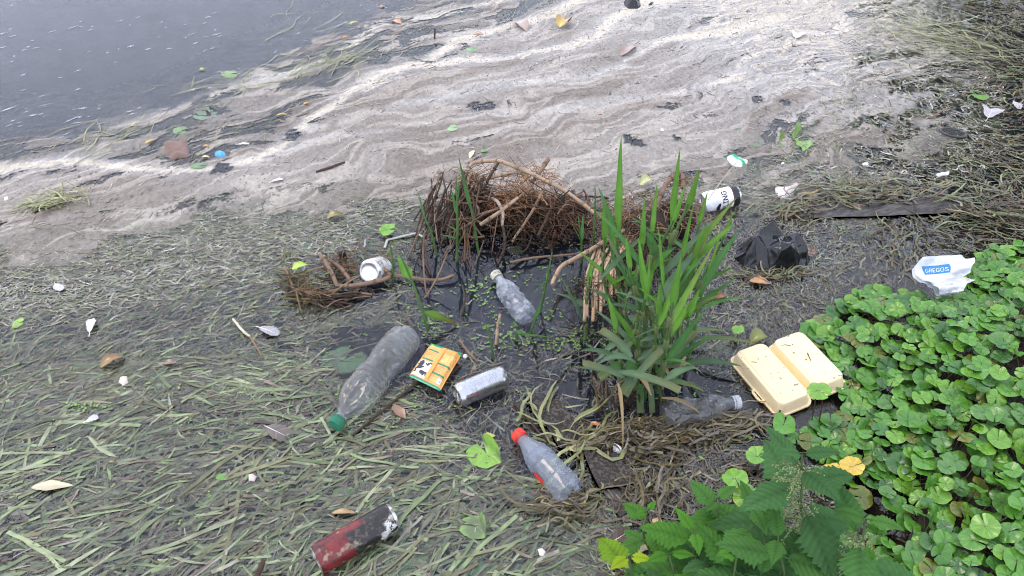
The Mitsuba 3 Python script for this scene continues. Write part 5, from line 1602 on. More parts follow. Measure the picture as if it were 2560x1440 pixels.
# green and white crumpled packet beyond the reeds
def crumpled(name, label, cat, poly, hgt, colour, res, seed, mat='paper_mat', rough=22):
    P_ = GP(poly)[:, :2]
    v, f = sheet(P_, res, lambda p: hgt * (0.35 + 1.3 * np.abs(nz(p3(p), 28, seed, 2) - 0.35)) * (1 - np.exp(-np.maximum(signed(p, P_), 0) / 0.008)) - 0.002)
    return put(name, mikit.ply((v, f), mat, smooth=True, color=colour(v)), label=label, cat=cat)


def gw(v):
    a = GP([(1818, 395), (1868, 412)])
    d = (v[:, :2] - a[0, :2]) @ unit(a[1, :2] - a[0, :2])
    k = sst(0.0, 0.003, nz(v, 30, 19, 1) - 0.50 + 0.9 * (v[:, 1] - G(1840, 402)[1]))
    st_ = (np.abs((v[:, 0] - G(1845, 404)[0]) + 0.5 * (v[:, 1] - G(1845, 404)[1])) < 0.009)
    k = np.maximum(0.0 * k + (v[:, 1] > G(1840, 397)[1]), st_)[:, None]
    return np.array([0.80, 0.81, 0.80]) * (1 - k) + np.array([0.015, 0.36, 0.17]) * k


scene['foil_mat'] = {'type': 'twosided', 'bsdf': {'type': 'principled', 'base_color': VC, 'roughness': 0.25, 'specular': 0.5}}
crumpled('crisp_packet', 'crumpled green and white packet floating beyond the reeds', 'packet', [(1812, 393), (1832, 388), (1850, 396), (1872, 402), (1868, 412), (1852, 420), (1835, 418), (1822, 408)], 0.035, gw, 0.003, 14, 'foil_mat')
crumpled('tissue', 'wet white tissue paper lying right of the lettered can', 'tissue', [(1936, 470), (1960, 466), (1975, 458), (1998, 462), (2000, 474), (1985, 484), (1975, 498), (1960, 504), (1948, 494), (1938, 484)], 0.022, lambda v: np.array([0.66, 0.60, 0.60]) * (0.7 + 0.5 * nz(v, 80, 4, 3))[:, None], 0.003, 15)
crumpled('plastic_scrap', 'bright blue plastic scrap floating at left on the weedy foam', 'plastic scrap', [(536, 382), (548, 376), (564, 382), (566, 392), (548, 394), (536, 390)], 0.03, lambda v: np.tile([0.06, 0.30, 0.62], (len(v), 1)), 0.004, 16, 'foil_mat')
crumpled('cardboard_piece', 'flat brown cardboard piece afloat at left beyond the cream foam ridge', 'cardboard', [(412, 352), (470, 354), (474, 392), (430, 400), (404, 384)], 0.018, lambda v: np.array([0.20, 0.135, 0.115]) * (0.7 + 0.6 * nz(v, 30, 4, 3))[:, None], 0.006, 17, 'dry_mat')
crumpled('plastic_sheet', 'pinkish sunken scrap lying behind the black bag', 'plastic scrap', [(1975, 600), (2010, 605), (2050, 625), (2030, 640), (1990, 628)], 0.006, lambda v: np.array([0.22, 0.13, 0.10]) * (0.7 + 0.6 * nz(v, 40, 4, 3))[:, None], 0.005, 18, 'dry_mat')
for lab, pts, hz in (('white foam lump lying on brown weed below the crushed bottle', [(1531, 1108), (1540, 1112), (1556, 1122), (1556, 1132), (1540, 1136), (1531, 1126)], 0.016),
                     ('white shred of foam near the bottom edge, left of the nettles', [(1344, 1372), (1356, 1370), (1366, 1380), (1358, 1392), (1348, 1388)], 0.008),
                     ('small pale foam crumb on the weed in the left foreground', [(620, 1186), (632, 1184), (642, 1192), (636, 1204), (622, 1202)], 0.010),
                     ('off white foam crumb right of the orange packet', [(1158, 886), (1166, 884), (1171, 891), (1164, 896), (1157, 893)], 0.007),
                     ('pale beige crumb floating left of the green capped bottle', [(300, 942), (318, 940), (322, 958), (306, 966), (296, 956)], 0.008),
                     ('white foam bead floating left of the lily leaf in the foam', [(1650, 322), (1662, 324), (1660, 330), (1650, 328)], 0.008),
                     ('elongated white shell at far right on the drifted weed', [(2338, 436), (2374, 430), (2372, 438), (2344, 442)], 0.012),
                     ('white foam bead right of the green and white packet', [(1952, 408), (1962, 407), (1962, 412), (1953, 413)], 0.010),
                     ('white foam bead at right, under the ring on the weed', [(2155, 409), (2172, 408), (2170, 415), (2156, 414)], 0.010),
                     ('tiny white bead at the left edge of the brown foam', [(8, 496), (22, 492), (22, 500), (12, 504)], 0.010)):
    P_ = GP(pts)[:, :2]
    v, f = sheet(P_, 0.0016, lambda p: hz * (1 - np.exp(-np.maximum(signed(p, P_), 0) / 0.004)) * (0.7 + 0.6 * nz(p3(p), 120, 3, 2)) - 0.001)
    put('foam_crumb', mikit.ply((v, f), 'paper_mat', smooth=True, color=np.tile((0.80, 0.78, 0.74) if 'pale' not in lab else (0.60, 0.52, 0.45), (len(v), 1))), label=lab, cat='foam crumb')

# grey plastic tray edge behind the upturned can, black cup
st = MB()
for a, b in (((962, 620), (968, 600)), ((968, 600), (1040, 583)), ((1040, 583), (1058, 592))):
    v, f = tube_arrays(bez([G(*a, .004), G(*b, .006)], 6), 0.004, 8, flat=0.6)
    st.add(v, f, (0.36, 0.36, 0.33))
st.build('plastic_tray_edge', 'gloss_mat', label='pale grey plastic rim sticking out of the water behind the upturned can', cat='plastic scrap')
m = frame(G(845, 636, 0.008), [0.9, 0.3, 0.15])
v, f, uv = lathe([(0, 0.004), (0, 0.014), (0.02, 0.016), (0.021, 0.014), (0.004, 0.012)], 24)
put('black_cap', mikit.ply((ap(m, v), f), 'black_print_mat', smooth=30), label='small black cap among the roots left of the upturned can', cat='cap')
# ------------------------------------------------------------------ lily leaves, fallen leaves, feathers, duckweed, boards
rs = np.random.default_rng(99)


def lily(label, px, py, w_px, h_px, tone, z=-0.003, turn=0.0, fold=0.0, holes=0.0, drab=(0.10, 0.12, 0.07), name='lily_leaf', cleft=0.22):
    """A floating lily leaf, sized by its extent in the photograph at that place, with veins, a slit and a worn edge."""
    c = G(px, py, z)
    rx = np.linalg.norm(G(px + w_px / 2, py, z) - c)
    ry = np.linalg.norm(G(px, py - h_px / 2, z) - c)
    m = 48
    ph = np.linspace(cleft, 2 * PI - cleft, m)
    sd = int(rs.integers(9999))
    r = (1 - 0.5 * np.exp(-((ph - cleft) / 0.25) ** 2) * 0.3) * (0.84 + 0.32 * nz(np.stack([np.cos(ph), np.sin(ph), ph * 0], 1), 2.6, sd, 3))
    fr = np.array([0.02, 0.25, 0.5, 0.72, 0.88, 0.97, 1.0])[:, None]
    a = ph[None] + turn
    x, y = fr * r * np.cos(a) * rx, fr * r * np.sin(a) * ry
    v = np.stack([x, y, 0 * x], -1).reshape(-1, 3)
    v[:, 2] = 0.006 * (nz(v + c, 22, sd, 2) - 0.5)
    if fold:
        d = v[:, 0] * math.cos(fold) + v[:, 1] * math.sin(fold)
        k = np.maximum(d - 0.012, 0)
        v[:, 2] += 0.035 * (1 - np.exp(-k / 0.02)) + 0.25 * k
        v[:, 0] -= 0.75 * k * math.cos(fold)
        v[:, 1] -= 0.75 * k * math.sin(fold)
    v = v + c
    i, j = np.meshgrid(np.arange(6), np.arange(m - 1), indexing='ij')
    q = np.stack([i * m + j, (i + 1) * m + j, (i + 1) * m + j + 1, i * m + j + 1], -1).reshape(-1, 4)
    vein = ((np.abs(np.sin(8 * ph + 0.3)) ** 18)[None] * (fr < 0.95) * np.ones_like(fr)).reshape(-1)
    k = nz(v, 45, sd + 2, 3)
    col = np.asarray(tone) * (0.65 + 0.7 * k)[:, None] * (1 + 0.25 * vein)[:, None]
    col = col + (np.asarray(drab) - col) * (sst(0.52, 0.70, nz(v, 26, sd + 4, 3)) * 0.8)[:, None]
    f = np.vstack([q[:, [0, 1, 2]], q[:, [0, 2, 3]]])
    if holes:
        f = f[(nz(v, 34, sd + 6, 2)[f].max(1) < 1 - holes)]
    return put(name, mikit.ply((v, f), 'wet_leaf_mat', smooth=True, color=np.clip(col, 0.003, 0.9)), label=label, cat='leaf')


PADG = (0.070, 0.170, 0.065)
for a in (('large flat green lily leaf left of the big green capped bottle', 858, 902, 110, 66, PADG, -0.004, 1.0), ('big lily leaf at the bottom edge, right of the red can', 1012, 1395, 108, 74, (0.075, 0.18, 0.06), -0.004, 2.2),
          ('darkest lily leaf at the bottom edge, half under weed', 1200, 1405, 120, 78, (0.045, 0.150, 0.045), -0.005, 0.6), ('sunken blue green lily leaf at the bottom edge beside the darkest one', 1305, 1400, 130, 66, (0.040, 0.085, 0.070), -0.014, 0.2),
          ('round worn lily leaf floating in the foam left of the torn green leaf', 1868, 344, 68, 50, (0.085, 0.120, 0.055), 0.002, 4.6), ('lily leaf in the weedy scum of the upper left', 514, 284, 56, 32, (0.085, 0.14, 0.075), 0.002, 0.5),
          ('dull lily leaf half sunk between the reed clump and the takeaway box', 1790, 862, 76, 52, (0.060, 0.110, 0.060), -0.004, 2.6), ('small green lily leaf under the cream foam ridge at left', 498, 414, 44, 16, (0.10, 0.19, 0.07), 0.003, 0.0),
          ('pale green oval leaf alone on the brown foam above the big root mound', 1132, 320, 28, 16, (0.22, 0.34, 0.16), 0.003, 0.2), ('green leaf scrap in the white foam streaks near the top', 1180, 122, 32, 14, (0.13, 0.24, 0.10), 0.003, 0.2),
          ('green leaf patch where open water meets the scum at upper left', 575, 186, 44, 20, (0.15, 0.22, 0.08), 0.002, 0.3), ('green leaf left of the small root ring', 775, 617, 48, 20, (0.075, 0.19, 0.075), -0.002, 0.4),
          ('dark green sunken leaf at far left in the weed', 152, 690, 40, 36, (0.030, 0.095, 0.065), -0.004, 0.3), ('sunken lily leaf low in the weed above the red can', 865, 1235, 70, 34, (0.10, 0.19, 0.05), -0.004, 0.2),
          ('pale yellow green leaf sunk in the dark pool', 1290, 628, 44, 22, (0.09, 0.11, 0.06), -0.008, 0.2), ('leaf fragment in the scum above the blue plastic scrap', 450, 326, 36, 18, (0.12, 0.2, 0.08), 0.003, 0.2),
          ('flat green leaf lying in weed above the red can, right of it', 1165, 1225, 90, 34, (0.115, 0.21, 0.07), -0.004, 0.1), ('green leaf in the left foreground beside the foam crumb', 556, 1192, 30, 18, (0.12, 0.26, 0.05), 0.001, 0.4),
          ('bright small leaf at far left in the weed', 46, 808, 26, 22, (0.20, 0.32, 0.06), 0.001, 0.3)):
    lily(*a)
lily('bright folded lily leaf in the weed left of the red capped bottle', 1215, 1132, 96, 74, (0.175, 0.330, 0.050), 0.002, 2.0, 0.6)
lily('pale lily leaf with a rolled dark edge right of the red can', 1190, 1316, 84, 60, (0.170, 0.290, 0.080), 0.002, 2.8, 0.3)
lily('torn bright green leaf floating at upper right above the tissue', 1985, 350, 84, 50, (0.160, 0.290, 0.060), 0.003, 0.8, 2.0, holes=0.42)
lily('torn green leaf rag right of the white tissue', 2095, 462, 46, 18, (0.14, 0.27, 0.07), 0.003, 0.2, 0, holes=0.4)
lily('broken green leaf among the weed at upper right edge', 2448, 236, 40, 22, (0.13, 0.25, 0.05), 0.008, 0.2, 0, holes=0.35)


def fallen(label, px, py, ln_px, ang, tone, width=0.45, z=0.003, curl=0.3, tip=None, wet=True, name='fallen_leaf'):
    """A shed leaf; ang turns it in the photograph."""
    d = np.array([math.cos(ang), -math.sin(ang)]) * ln_px / 2
    a, b = G(px - d[0], py - d[1], z), G(px + d[0], py + d[1], z)
    mb = MB()
    ln = np.linalg.norm(b - a)
    mid = (a + b) / 2 + [0, 0, curl * ln * 0.35]
    leaf_strip(mb, [a, mid, b], width * ln, tone, fold=0.10 + 0.25 * abs(curl), n=15, wave=0.10 * ln * abs(curl), seed=int(rs.integers(9999)), c_tip=tip, profile=lambda s: np.maximum(np.sin(PI * np.clip(s, 0, 1) ** 0.8) ** 0.8, 0.05) * (0.85 + 0.3 * meshkit.noise(np.stack([s * 7, s * 0 + px, s * 0], 1), 3)))
    return mb.build(name, 'wet_leaf_mat' if wet else 'dry_mat', label=label, cat='leaf')


OR, YE, BR, PK = (0.52, 0.24, 0.05), (0.55, 0.44, 0.10), (0.17, 0.095, 0.045), (0.38, 0.27, 0.20)
for a in (('curled golden brown leaf on the weed at left', 281, 904, 66, 0.45, (0.26, 0.17, 0.07), 0.55, 0.004, 0.45, BR), ('curled olive brown leaf beyond the small root ring', 840, 543, 46, 0.15, (0.24, 0.19, 0.06), 0.5, 0.004, 0.5, (0.10, 0.08, 0.03)),
          ('tan brown leaf on the water just below the black bag', 1900, 706, 54, -0.15, (0.40, 0.22, 0.11), 0.55, 0.004, 0.25), ('dark red brown leaf right of the reed clump', 1800, 743, 30, 0.3, (0.18, 0.065, 0.035), 0.65, 0.004, 0.4),
          ('reddish brown leaf beside the mud of the green capped bottle', 998, 1030, 46, -0.8, (0.22, 0.12, 0.08), 0.45, 0.002, 0.1), ('pale veined beige leaf at far left foreground', 130, 1216, 104, 0.05, (0.46, 0.40, 0.27), 0.28, 0.003, 0.06),
          ('curled yellow leaf standing in foam near the top, right of centre', 1410, 62, 26, 0.6, (0.50, 0.36, 0.12), 0.8, 0.006, 0.8, (0.2, 0.13, 0.04)), ('small yellow leaf on the open water near the top', 885, 58, 24, 0.2, YE, 0.4),
          ('orange leaf on the open water under the yellow one', 864, 93, 18, 0.2, OR, 0.5), ('orange brown leaf at the scum edge near the top', 992, 56, 24, -0.3, (0.50, 0.25, 0.14), 0.6), ('small orange leaf top right of the yellow ones', 955, 16, 12, 0.3, OR, 0.6),
          ('small yellow dot leaf on open water at upper left', 505, 174, 14, 0.1, YE, 0.8), ('yellow leaf left of the scum lily leaf', 333, 315, 15, 0.1, (0.55, 0.42, 0.14), 0.6), ('orange leaf right of the brown cardboard', 515, 366, 18, 0.0, OR, 0.5),
          ('yellow orange leaf above the brown cardboard', 376, 354, 28, 0.4, (0.50, 0.32, 0.10), 0.35), ('pale leaf just under the orange leaf', 514, 393, 20, 0.0, (0.55, 0.42, 0.25), 0.5), ('orange leaf above the cream ridge bend', 766, 259, 14, 0.2, OR, 0.7),
          ('yellow leaf pair in scum above the dark water eye', 705, 288, 30, 0.1, (0.45, 0.32, 0.10), 0.3), ('pinkish leaf in the foam streaks near the top', 1305, 66, 36, -0.8, (0.34, 0.25, 0.21), 0.45), ('orange pink leaf in foam left of the streaks', 1196, 85, 28, 0.0, (0.48, 0.30, 0.22), 0.4),
          ('orange crumb leaf on the pale foam above the root mound', 1500, 285, 10, 0.0, (0.60, 0.25, 0.14), 0.7), ('cream curled petal above the big root mound', 1180, 386, 24, 1.0, (0.62, 0.60, 0.36), 0.3), ('small round green leaf above the big root mound', 1211, 379, 18, 0.1, (0.09, 0.27, 0.05), 0.9),
          ('brown seed pod left of the big root mound', 1098, 432, 14, 0.4, (0.20, 0.10, 0.08), 0.55), ('brown pink leaf at the right in the scum', 1570, 128, 46, 0.55, (0.30, 0.22, 0.19), 0.4), ('yellow leaf on dark weed left of the red capped bottle', 1222, 1092, 34, 0.15, (0.48, 0.46, 0.13), 0.5),
          ('orange leaf among tangled weed beside the sunken board', 1490, 1062, 30, -0.3, (0.40, 0.16, 0.07), 0.4), ('orange leaf at the right end of the rusty can water', 860, 1282, 60, 0.0, (0.34, 0.22, 0.10), 0.25), ('big tan leaf under the slender nettle', 1642, 1312, 40, 1.2, (0.52, 0.36, 0.17), 0.6),
          ('pale dried leaf under the left nettles', 1605, 1372, 50, 0.3, (0.48, 0.40, 0.20), 0.5), ('reddish submerged leaf at far left', 275, 908, 34, 0.1, (0.15, 0.09, 0.07), 0.5), ('dull pink leaf sunk in weed at left centre', 426, 908, 34, 0.1, (0.20, 0.13, 0.11), 0.5),
          ('yellow brown bud leaf on the plank weed at right', 2030, 492, 24, 0.6, (0.36, 0.22, 0.06), 0.6), ('crumpled dark brown leaf on the plank', 2140, 520, 34, -0.6, (0.20, 0.11, 0.08), 0.5), ('cupped olive leaf ring beside the takeaway box', 1897, 850, 44, 0.3, (0.17, 0.19, 0.05), 0.7, 0.006, 0.8),
          ('orange root lump right of the white foam lump', 1714, 1098, 26, 0.8, (0.32, 0.13, 0.06), 0.9), ('yellowish water leaf above the reeds at the pool edge', 1617, 458, 34, 0.3, (0.40, 0.40, 0.20), 0.7, 0.012, 0.8), ('green leaf on the round pile left of the roots', 750, 668, 40, 0.3, (0.33, 0.45, 0.06), 0.6, 0.012, 0.4)):
    fallen(*a)


def feather(label, px, py, ln_px, ang, tone, width=0.34, z=0.004, quill=(0.8, 0.78, 0.72)):
    """A feather: a quill and barbs set close along both sides."""
    d = np.array([math.cos(ang), -math.sin(ang)]) * ln_px / 2
    a, b = G(px - d[0], py - d[1], z), G(px + d[0], py + d[1], z)
    ln = np.linalg.norm(b - a)
    t = thing('feather', label, 'feather')
    sp = bez([a, (a + b) / 2 + [0, 0, 0.10 * ln] + 0.05 * ln * np.array([(b - a)[1], -(b - a)[0], 0]) / ln, b], 24)
    mb = MB()
    v, f = tube_arrays(sp, np.linspace(0.0010, 0.0003, 24), 5)
    mb.add(v, f, quill)
    mb.build('quill', 'gloss_mat', parent=t)
    mb = MB()
    x = unit(b - a)
    y = np.array([-x[1], x[0], 0])
    for sgn_ in (-1, 1):
        s = np.linspace(0.2, 1.0, 17)
        base = np.stack([np.interp(s, np.linspace(0, 1, 24), sp[:, k]) for k in range(3)], 1)
        w = width * ln * 0.5 * np.sin(PI * np.clip((s - 0.12) / 0.9, 0, 1)) ** 0.7 * (0.8 + 0.4 * rs.random(17))
        tip = base + sgn_ * y * w[:, None] + x * w[:, None] * 0.75 + np.array([0, 0, 0.25]) * w[:, None] * (0.5 + 0.5 * rs.random((17, 1)))
        k = np.arange(16)
        mb.add(np.vstack([base, tip]), np.stack([k, k + 1, k + 18, k + 17], 1), np.asarray(tone) * 0.8 * (0.75 + 0.4 * rs.random((34, 1))))
    mb.build('vane', 'dry_mat', parent=t)


for a in (('white feather pointing upward in the weed at far left', 225, 820, 44, 1.45, (0.72, 0.74, 0.76)), ('wet white feather tuft low at far left', 226, 1050, 40, 0.35, (0.60, 0.62, 0.65), 0.6), ('grey feather with a reddish quill in mid weed', 668, 826, 60, -0.35, (0.42, 0.42, 0.44), 0.4),
          ('large sunken brownish feather left of the green capped bottle', 690, 1078, 80, -0.45, (0.20, 0.17, 0.16), 0.5, -0.004), ('small pale feather right of the white foam lump', 1622, 1098, 46, -0.35, (0.58, 0.60, 0.62)), ('white slim feather on the brown foam', 690, 452, 36, 0.25, (0.78, 0.78, 0.78), 0.3),
          ('white feather at the top right in the pale foam', 1990, 92, 20, 1.2, (0.80, 0.80, 0.80), 0.7), ('white feather near the right edge of the weed', 2470, 288, 34, 1.2, (0.52, 0.50, 0.52), 0.6), ('pale feather at the far right edge', 2540, 262, 26, -0.9, (0.52, 0.48, 0.5), 0.5),
          ('brown feather with pale quill left of the slender nettle', 1545, 1345, 70, 0.55, (0.13, 0.09, 0.08), 0.5), ('slim white feather beyond the cardboard piece', 606, 361, 34, 0.05, (0.82, 0.82, 0.80), 0.25), ('tiny white feather at far left above the feather tuft', 145, 716, 26, -0.8, (0.62, 0.62, 0.62), 0.5)):
    feather(*a)

# duckweed: tiny bright leaves in loose rafts
dk = MB()
ico0 = np.array([(math.cos(q), math.sin(q), 0.0) for q in np.linspace(0, 2 * PI, 8)[:-1]] + [(0, 0, 0.25)])
icof = np.array([[k, (k + 1) % 7, 7] for k in range(7)])
for (px, py), sx, sy, n_ in (((1180, 715), 30, 14, 34), ((1225, 742), 26, 16, 30), ((1300, 850), 60, 18, 50), ((1440, 846), 70, 14, 80), ((1400, 700), 40, 20, 24), ((1120, 770), 60, 40, 30), ((1255, 830), 50, 30, 40), ((1060, 820), 40, 30, 26), ((1000, 960), 60, 60, 30), ((1580, 880), 60, 30, 20), ((1700, 1120), 60, 40, 14),
                             ((700, 1060), 400, 180, 70), ((220, 1020), 26, 8, 22), ((1050, 1000), 60, 40, 22), ((1420, 620), 50, 30, 16), ((1330, 690), 60, 30, 22), ((1850, 1000), 60, 60, 24), ((1370, 770), 20, 20, 20), ((500, 700), 400, 120, 40)):
    for k in range(n_):
        c = G(px + rs.normal(0, sx), py + rs.normal(0, sy), 0.0028)
        for w in range(rs.integers(1, 4)):
            r = rs.uniform(0.0018, 0.0034)
            dk.add(ico0 * [r, r * rs.uniform(0.7, 1), r] + c + [rs.normal(0, 0.003), rs.normal(0, 0.003), 0], icof, np.array([0.15, 0.26, 0.05]) * rs.uniform(0.55, 1.25))
dk.build('duckweed', 'wet_leaf_mat', kind='stuff', label='specks of bright green duckweed afloat around the dark pool', cat='duckweed')

# flecks of foam drifting on the open water
fk = MB()
wide = np.vstack([OPEN[:, :2]])
pf = scatter(rs, np.clip(wide, [-3.2, 0], [1.0, 6.0]), 2600)
dd = -signed(pf, OPEN)
pf = pf[(rs.random(len(pf)) < 0.16 + 0.84 * np.exp(dd / 0.25)) & (nz(p3(pf), 2.2, 33, 3) > 0.40)]
for p in pf:
    ln, w = rs.uniform(0.003, 0.020) * (1 if rs.random() < 0.8 else 2.0), rs.uniform(0.0012, 0.0038)
    a = FLOW * 0.75 + rs.normal(0, 0.18)
    q = np.array([math.cos(a), math.sin(a), 0])
    n_ = np.array([-q[1], q[0], 0])
    c = np.array([p[0], p[1], 0.0022])
    fk.add(np.array([c - q * ln, c - n_ * w, c + q * ln, c + n_ * w, c + [0, 0, 0.0012]]), [[0, 1, 4], [1, 2, 4], [2, 3, 4], [3, 0, 4]], np.array([0.62, 0.63, 0.64]) * rs.uniform(0.6, 1.1))
fk.build('foam_flecks', 'paper_mat', smooth=False, kind='stuff', label='white flecks of foam drifting on the open water at upper left', cat='foam')


# grains and shreds caught in the scum
gr = MB()
pf = scatter(rs, FOAM[:, :2].clip([-2.6, 1.0], [2.6, 4.6]), 5000)
tone = np.array([(0.38, 0.34, 0.30), (0.31, 0.27, 0.235), (0.21, 0.172, 0.148), (0.15, 0.13, 0.118), (0.33, 0.31, 0.29), (0.25, 0.21, 0.18)])
n_ = len(pf)
gr.add(*blades(rs, pf, FLOW + 0.7 * rs.normal(size=n_), 0.003 + 0.007 * rs.random(n_) + 0.03 * (rs.random(n_) < 0.10), 0.0022 + 0.0026 * rs.random(n_), 0.8 * rs.normal(size=n_), tone[rs.choice(6, n_, p=[.22, .24, .20, .10, .12, .12])], 0.0034 + 0.0004 * rs.random(n_), 2, lift=0.0, wob=0.5, flat=0.0))
gr.build('scum_grains', 'dry_mat', smooth=False, kind='stuff', label='countless pale and brown grains and shreds caught in the foam scum', cat='foam')


# sunken boards and stones
def board_col(p, n, uv):
    g = fbm(p.x * 30 + p.y * 12, p.y * 120 - p.x * 50, p.z * 60)
    return mix((0.030, 0.026, 0.024), (0.085, 0.075, 0.070), smoothstep(0.35, 0.7, g))


scene['board_mat'] = {'type': 'principled', 'base_color': proc(board_col), 'roughness': 0.30, 'specular': 0.45}


def slab(name, label, cat, quad, z0, z1, mat='board_mat', rough=0.004, seed=0):
    q = GP(quad, z1)
    a = np.linspace(0, 1, 30)
    U2, V2 = np.meshgrid(a, np.linspace(0, 1, 14), indexing='ij')
    p = (q[0] * (1 - U2[..., None]) + q[1] * U2[..., None]) * (1 - V2[..., None]) + (q[3] * (1 - U2[..., None]) + q[2] * U2[..., None]) * V2[..., None]
    top = p.reshape(-1, 3)
    top[:, 2] += rough * (nz(top, 40, seed, 3) - 0.5) * 2
    top[:, :2] += 0.010 * (np.stack([nz(top, 14, seed + 1, 3), nz(top, 14, seed + 2, 3)], 1) - 0.5)
    low = top.copy()
    low[:, 2] = z0
    i, j = np.meshgrid(np.arange(29), np.arange(13), indexing='ij')
    qf = np.stack([i * 14 + j, i * 14 + j + 1, (i + 1) * 14 + j + 1, (i + 1) * 14 + j], -1).reshape(-1, 4)
    rim = np.concatenate([np.arange(14), np.arange(1, 30) * 14 + 13, 29 * 14 + np.arange(12, -1, -1), np.arange(28, 0, -1) * 14])
    n_ = len(top)
    sk = np.stack([rim, np.roll(rim, -1), np.roll(rim, -1) + n_, rim + n_], 1)
    return put(name, mikit.ply((np.vstack([top, low]), np.vstack([qf, sk])), mat, smooth=40), label=label, cat=cat)


scene['fuzzy_mat'] = {'type': 'principled', 'base_color': proc(lambda p, n, uv: mix((0.020, 0.016, 0.014), (0.080, 0.062, 0.050), smoothstep(0.45, 0.7, fbm(p.x * 220, p.y * 220, p.z * 220)))), 'roughness': 0.7}
slab('sunken_board', 'dark furry sunken board above the red capped bottle', 'board', [(1310, 985), (1400, 1000), (1478, 1110), (1400, 1120)], -0.05, 0.009, 'fuzzy_mat', 0.006, 3)
slab('sunken_board', 'dark furry sunken board right of the red capped bottle', 'board', [(1455, 1128), (1540, 1130), (1590, 1205), (1500, 1222)], -0.05, 0.010, 'fuzzy_mat', 0.006, 5)
slab('plank', 'grey weathered plank under drifted weed at right', 'plank', [(2035, 545), (2040, 512), (2430, 488), (2440, 530)], -0.03, 0.007, 'board_mat', 0.0015, 7)
slab('plank', 'wet slate coloured plank end below the furry boards', 'plank', [(1490, 1200), (1520, 1190), (1580, 1270), (1545, 1290)], -0.03, 0.002, 'board_mat', 0.001, 9)

# things at the far right: a dark slotted oval lid and a thin ring
t = thing('drain_lid', 'dark oval slotted lid in the weed at upper right', 'lid')
c = G(2383, 332, 0.004)
a = np.linspace(0, 2 * PI, 41)
mb = MB()
v, f = tube_arrays(np.column_stack([c[0] + 0.038 * np.cos(a), c[1] + 0.030 * np.sin(a) - 0.25 * 0.038 * np.cos(a), np.full(41, 0.005)]), 0.004, 6)
mb.add(v, f, (0.05, 0.05, 0.05))
mb.build('rim', 'gloss_mat', parent=t)
mb = MB()
mb.add(np.vstack([np.column_stack([c[0] + 0.037 * np.cos(a[:-1]), c[1] + 0.029 * np.sin(a[:-1]) - 0.25 * 0.037 * np.cos(a[:-1]), np.full(40, 0.003)]), [[c[0], c[1], 0.003]]]), np.stack([np.arange(40), (np.arange(40) + 1) % 40, np.full(40, 40)], 1), (0.012, 0.012, 0.014))
mb.build('plate', 'gloss_mat', parent=t)
for k in range(6):
    y_ = -0.021 + 0.0084 * k
    h_ = 0.034 * math.sqrt(max(1 - (y_ / 0.029) ** 2, 0.05))
    mb = MB()
    v, f = tube_arrays(np.array([[c[0] - h_, c[1] + y_ + 0.25 * h_, 0.005], [c[0], c[1] + y_, 0.005], [c[0] + h_, c[1] + y_ - 0.25 * h_, 0.005]]), 0.0011, 5)
    mb.add(v, f, (0.09, 0.09, 0.09))
    mb.build('slat', 'gloss_mat', parent=t)
c = G(2340, 422, 0.004)
mb = MB()
v, f = tube_arrays(np.column_stack([c[0] + 0.028 * np.cos(a), c[1] + 0.026 * np.sin(a), np.full(41, 0.004)]), 0.0018, 5)
mb.add(v, f, (0.05, 0.05, 0.05))
mb.build('ring', 'gloss_mat', label='thin dark ring lying on the weed at right above the white shell', cat='ring')

# tangles of longer weed: on the plank, by the bag, below the crushed bottle, round the sunken boards, in the foam at left
def tangle(label, spots, count, L, W, sets, weights, zmax, seed, curl=1.3):
    r = np.random.default_rng(seed)
    mb = MB()
    for (px, py), sx, sy, k, ang in spots:
        k = int(k * count)
        c = G(px + r.normal(0, sx, k), py + r.normal(0, sy, k))[:, :2]
        mb.add(*blades(r, c, ang + 0.45 * r.normal(size=k), r.uniform(*L, k), r.uniform(*W, k), curl * r.normal(size=k), pick(r, k, sets, weights), zmax * r.random(k), 8, lift=0.012, wob=1.4))
    mb.build('weed_tangle', 'wet_leaf_mat', smooth=False, kind='stuff', label=label, cat='weed')


tangle('olive weed heaped over the grey plank at right', [((1990, 520), 50, 14, 60, 0.25), ((2100, 490), 50, 16, 60, -0.5), ((2250, 500), 90, 12, 60, 0.4), ((2480, 520), 60, 30, 90, -0.2), ((2170, 470), 90, 14, 60, 0.2)], 1.0, (0.05, 0.15), (0.003, 0.007), (OLIVES, GREENS, BROWNS), (0.6, 0.25, 0.15), 0.03, 3)
tangle('olive weed caught below the black bag', [((1900, 690), 40, 8, 34, -0.2), ((1960, 685), 30, 8, 26, 0.3)], 1.0, (0.03, 0.09), (0.002, 0.005), (OLIVES, GREENS), (0.8, 0.2), 0.012, 4)
tangle('olive and brown weed piled between reed clump, boards and crushed bottle', [((1670, 1075), 60, 14, 90, 0.1), ((1520, 1090), 40, 16, 46, 0.6), ((1730, 1080), 70, 16, 110, 0.1), ((1620, 1120), 50, 20, 50, 0.2), ((1470, 1110), 24, 10, 24, 0.7), ((1850, 1060), 40, 16, 40, 0.2), ((1420, 1260), 40, 18, 60, 0.1), ((1630, 1230), 40, 26, 60, 1.2)], 1.0, (0.03, 0.12), (0.002, 0.006), (OLIVES, BROWNS), (0.72, 0.28), 0.02, 5)
tangle('long olive strands looped over the furry sunken boards', [((1350, 1010), 16, 26, 4, 1.2), ((1350, 1060), 24, 30, 4, -1.1), ((1440, 1050), 40, 26, 4, 0.4), ((1430, 1130), 40, 20, 6, 0.3)], 1.0, (0.10, 0.20), (0.004, 0.008), (np.array([(0.20, 0.21, 0.08), (0.15, 0.15, 0.05), (0.24, 0.24, 0.11)]),), (1,), 0.02, 6)
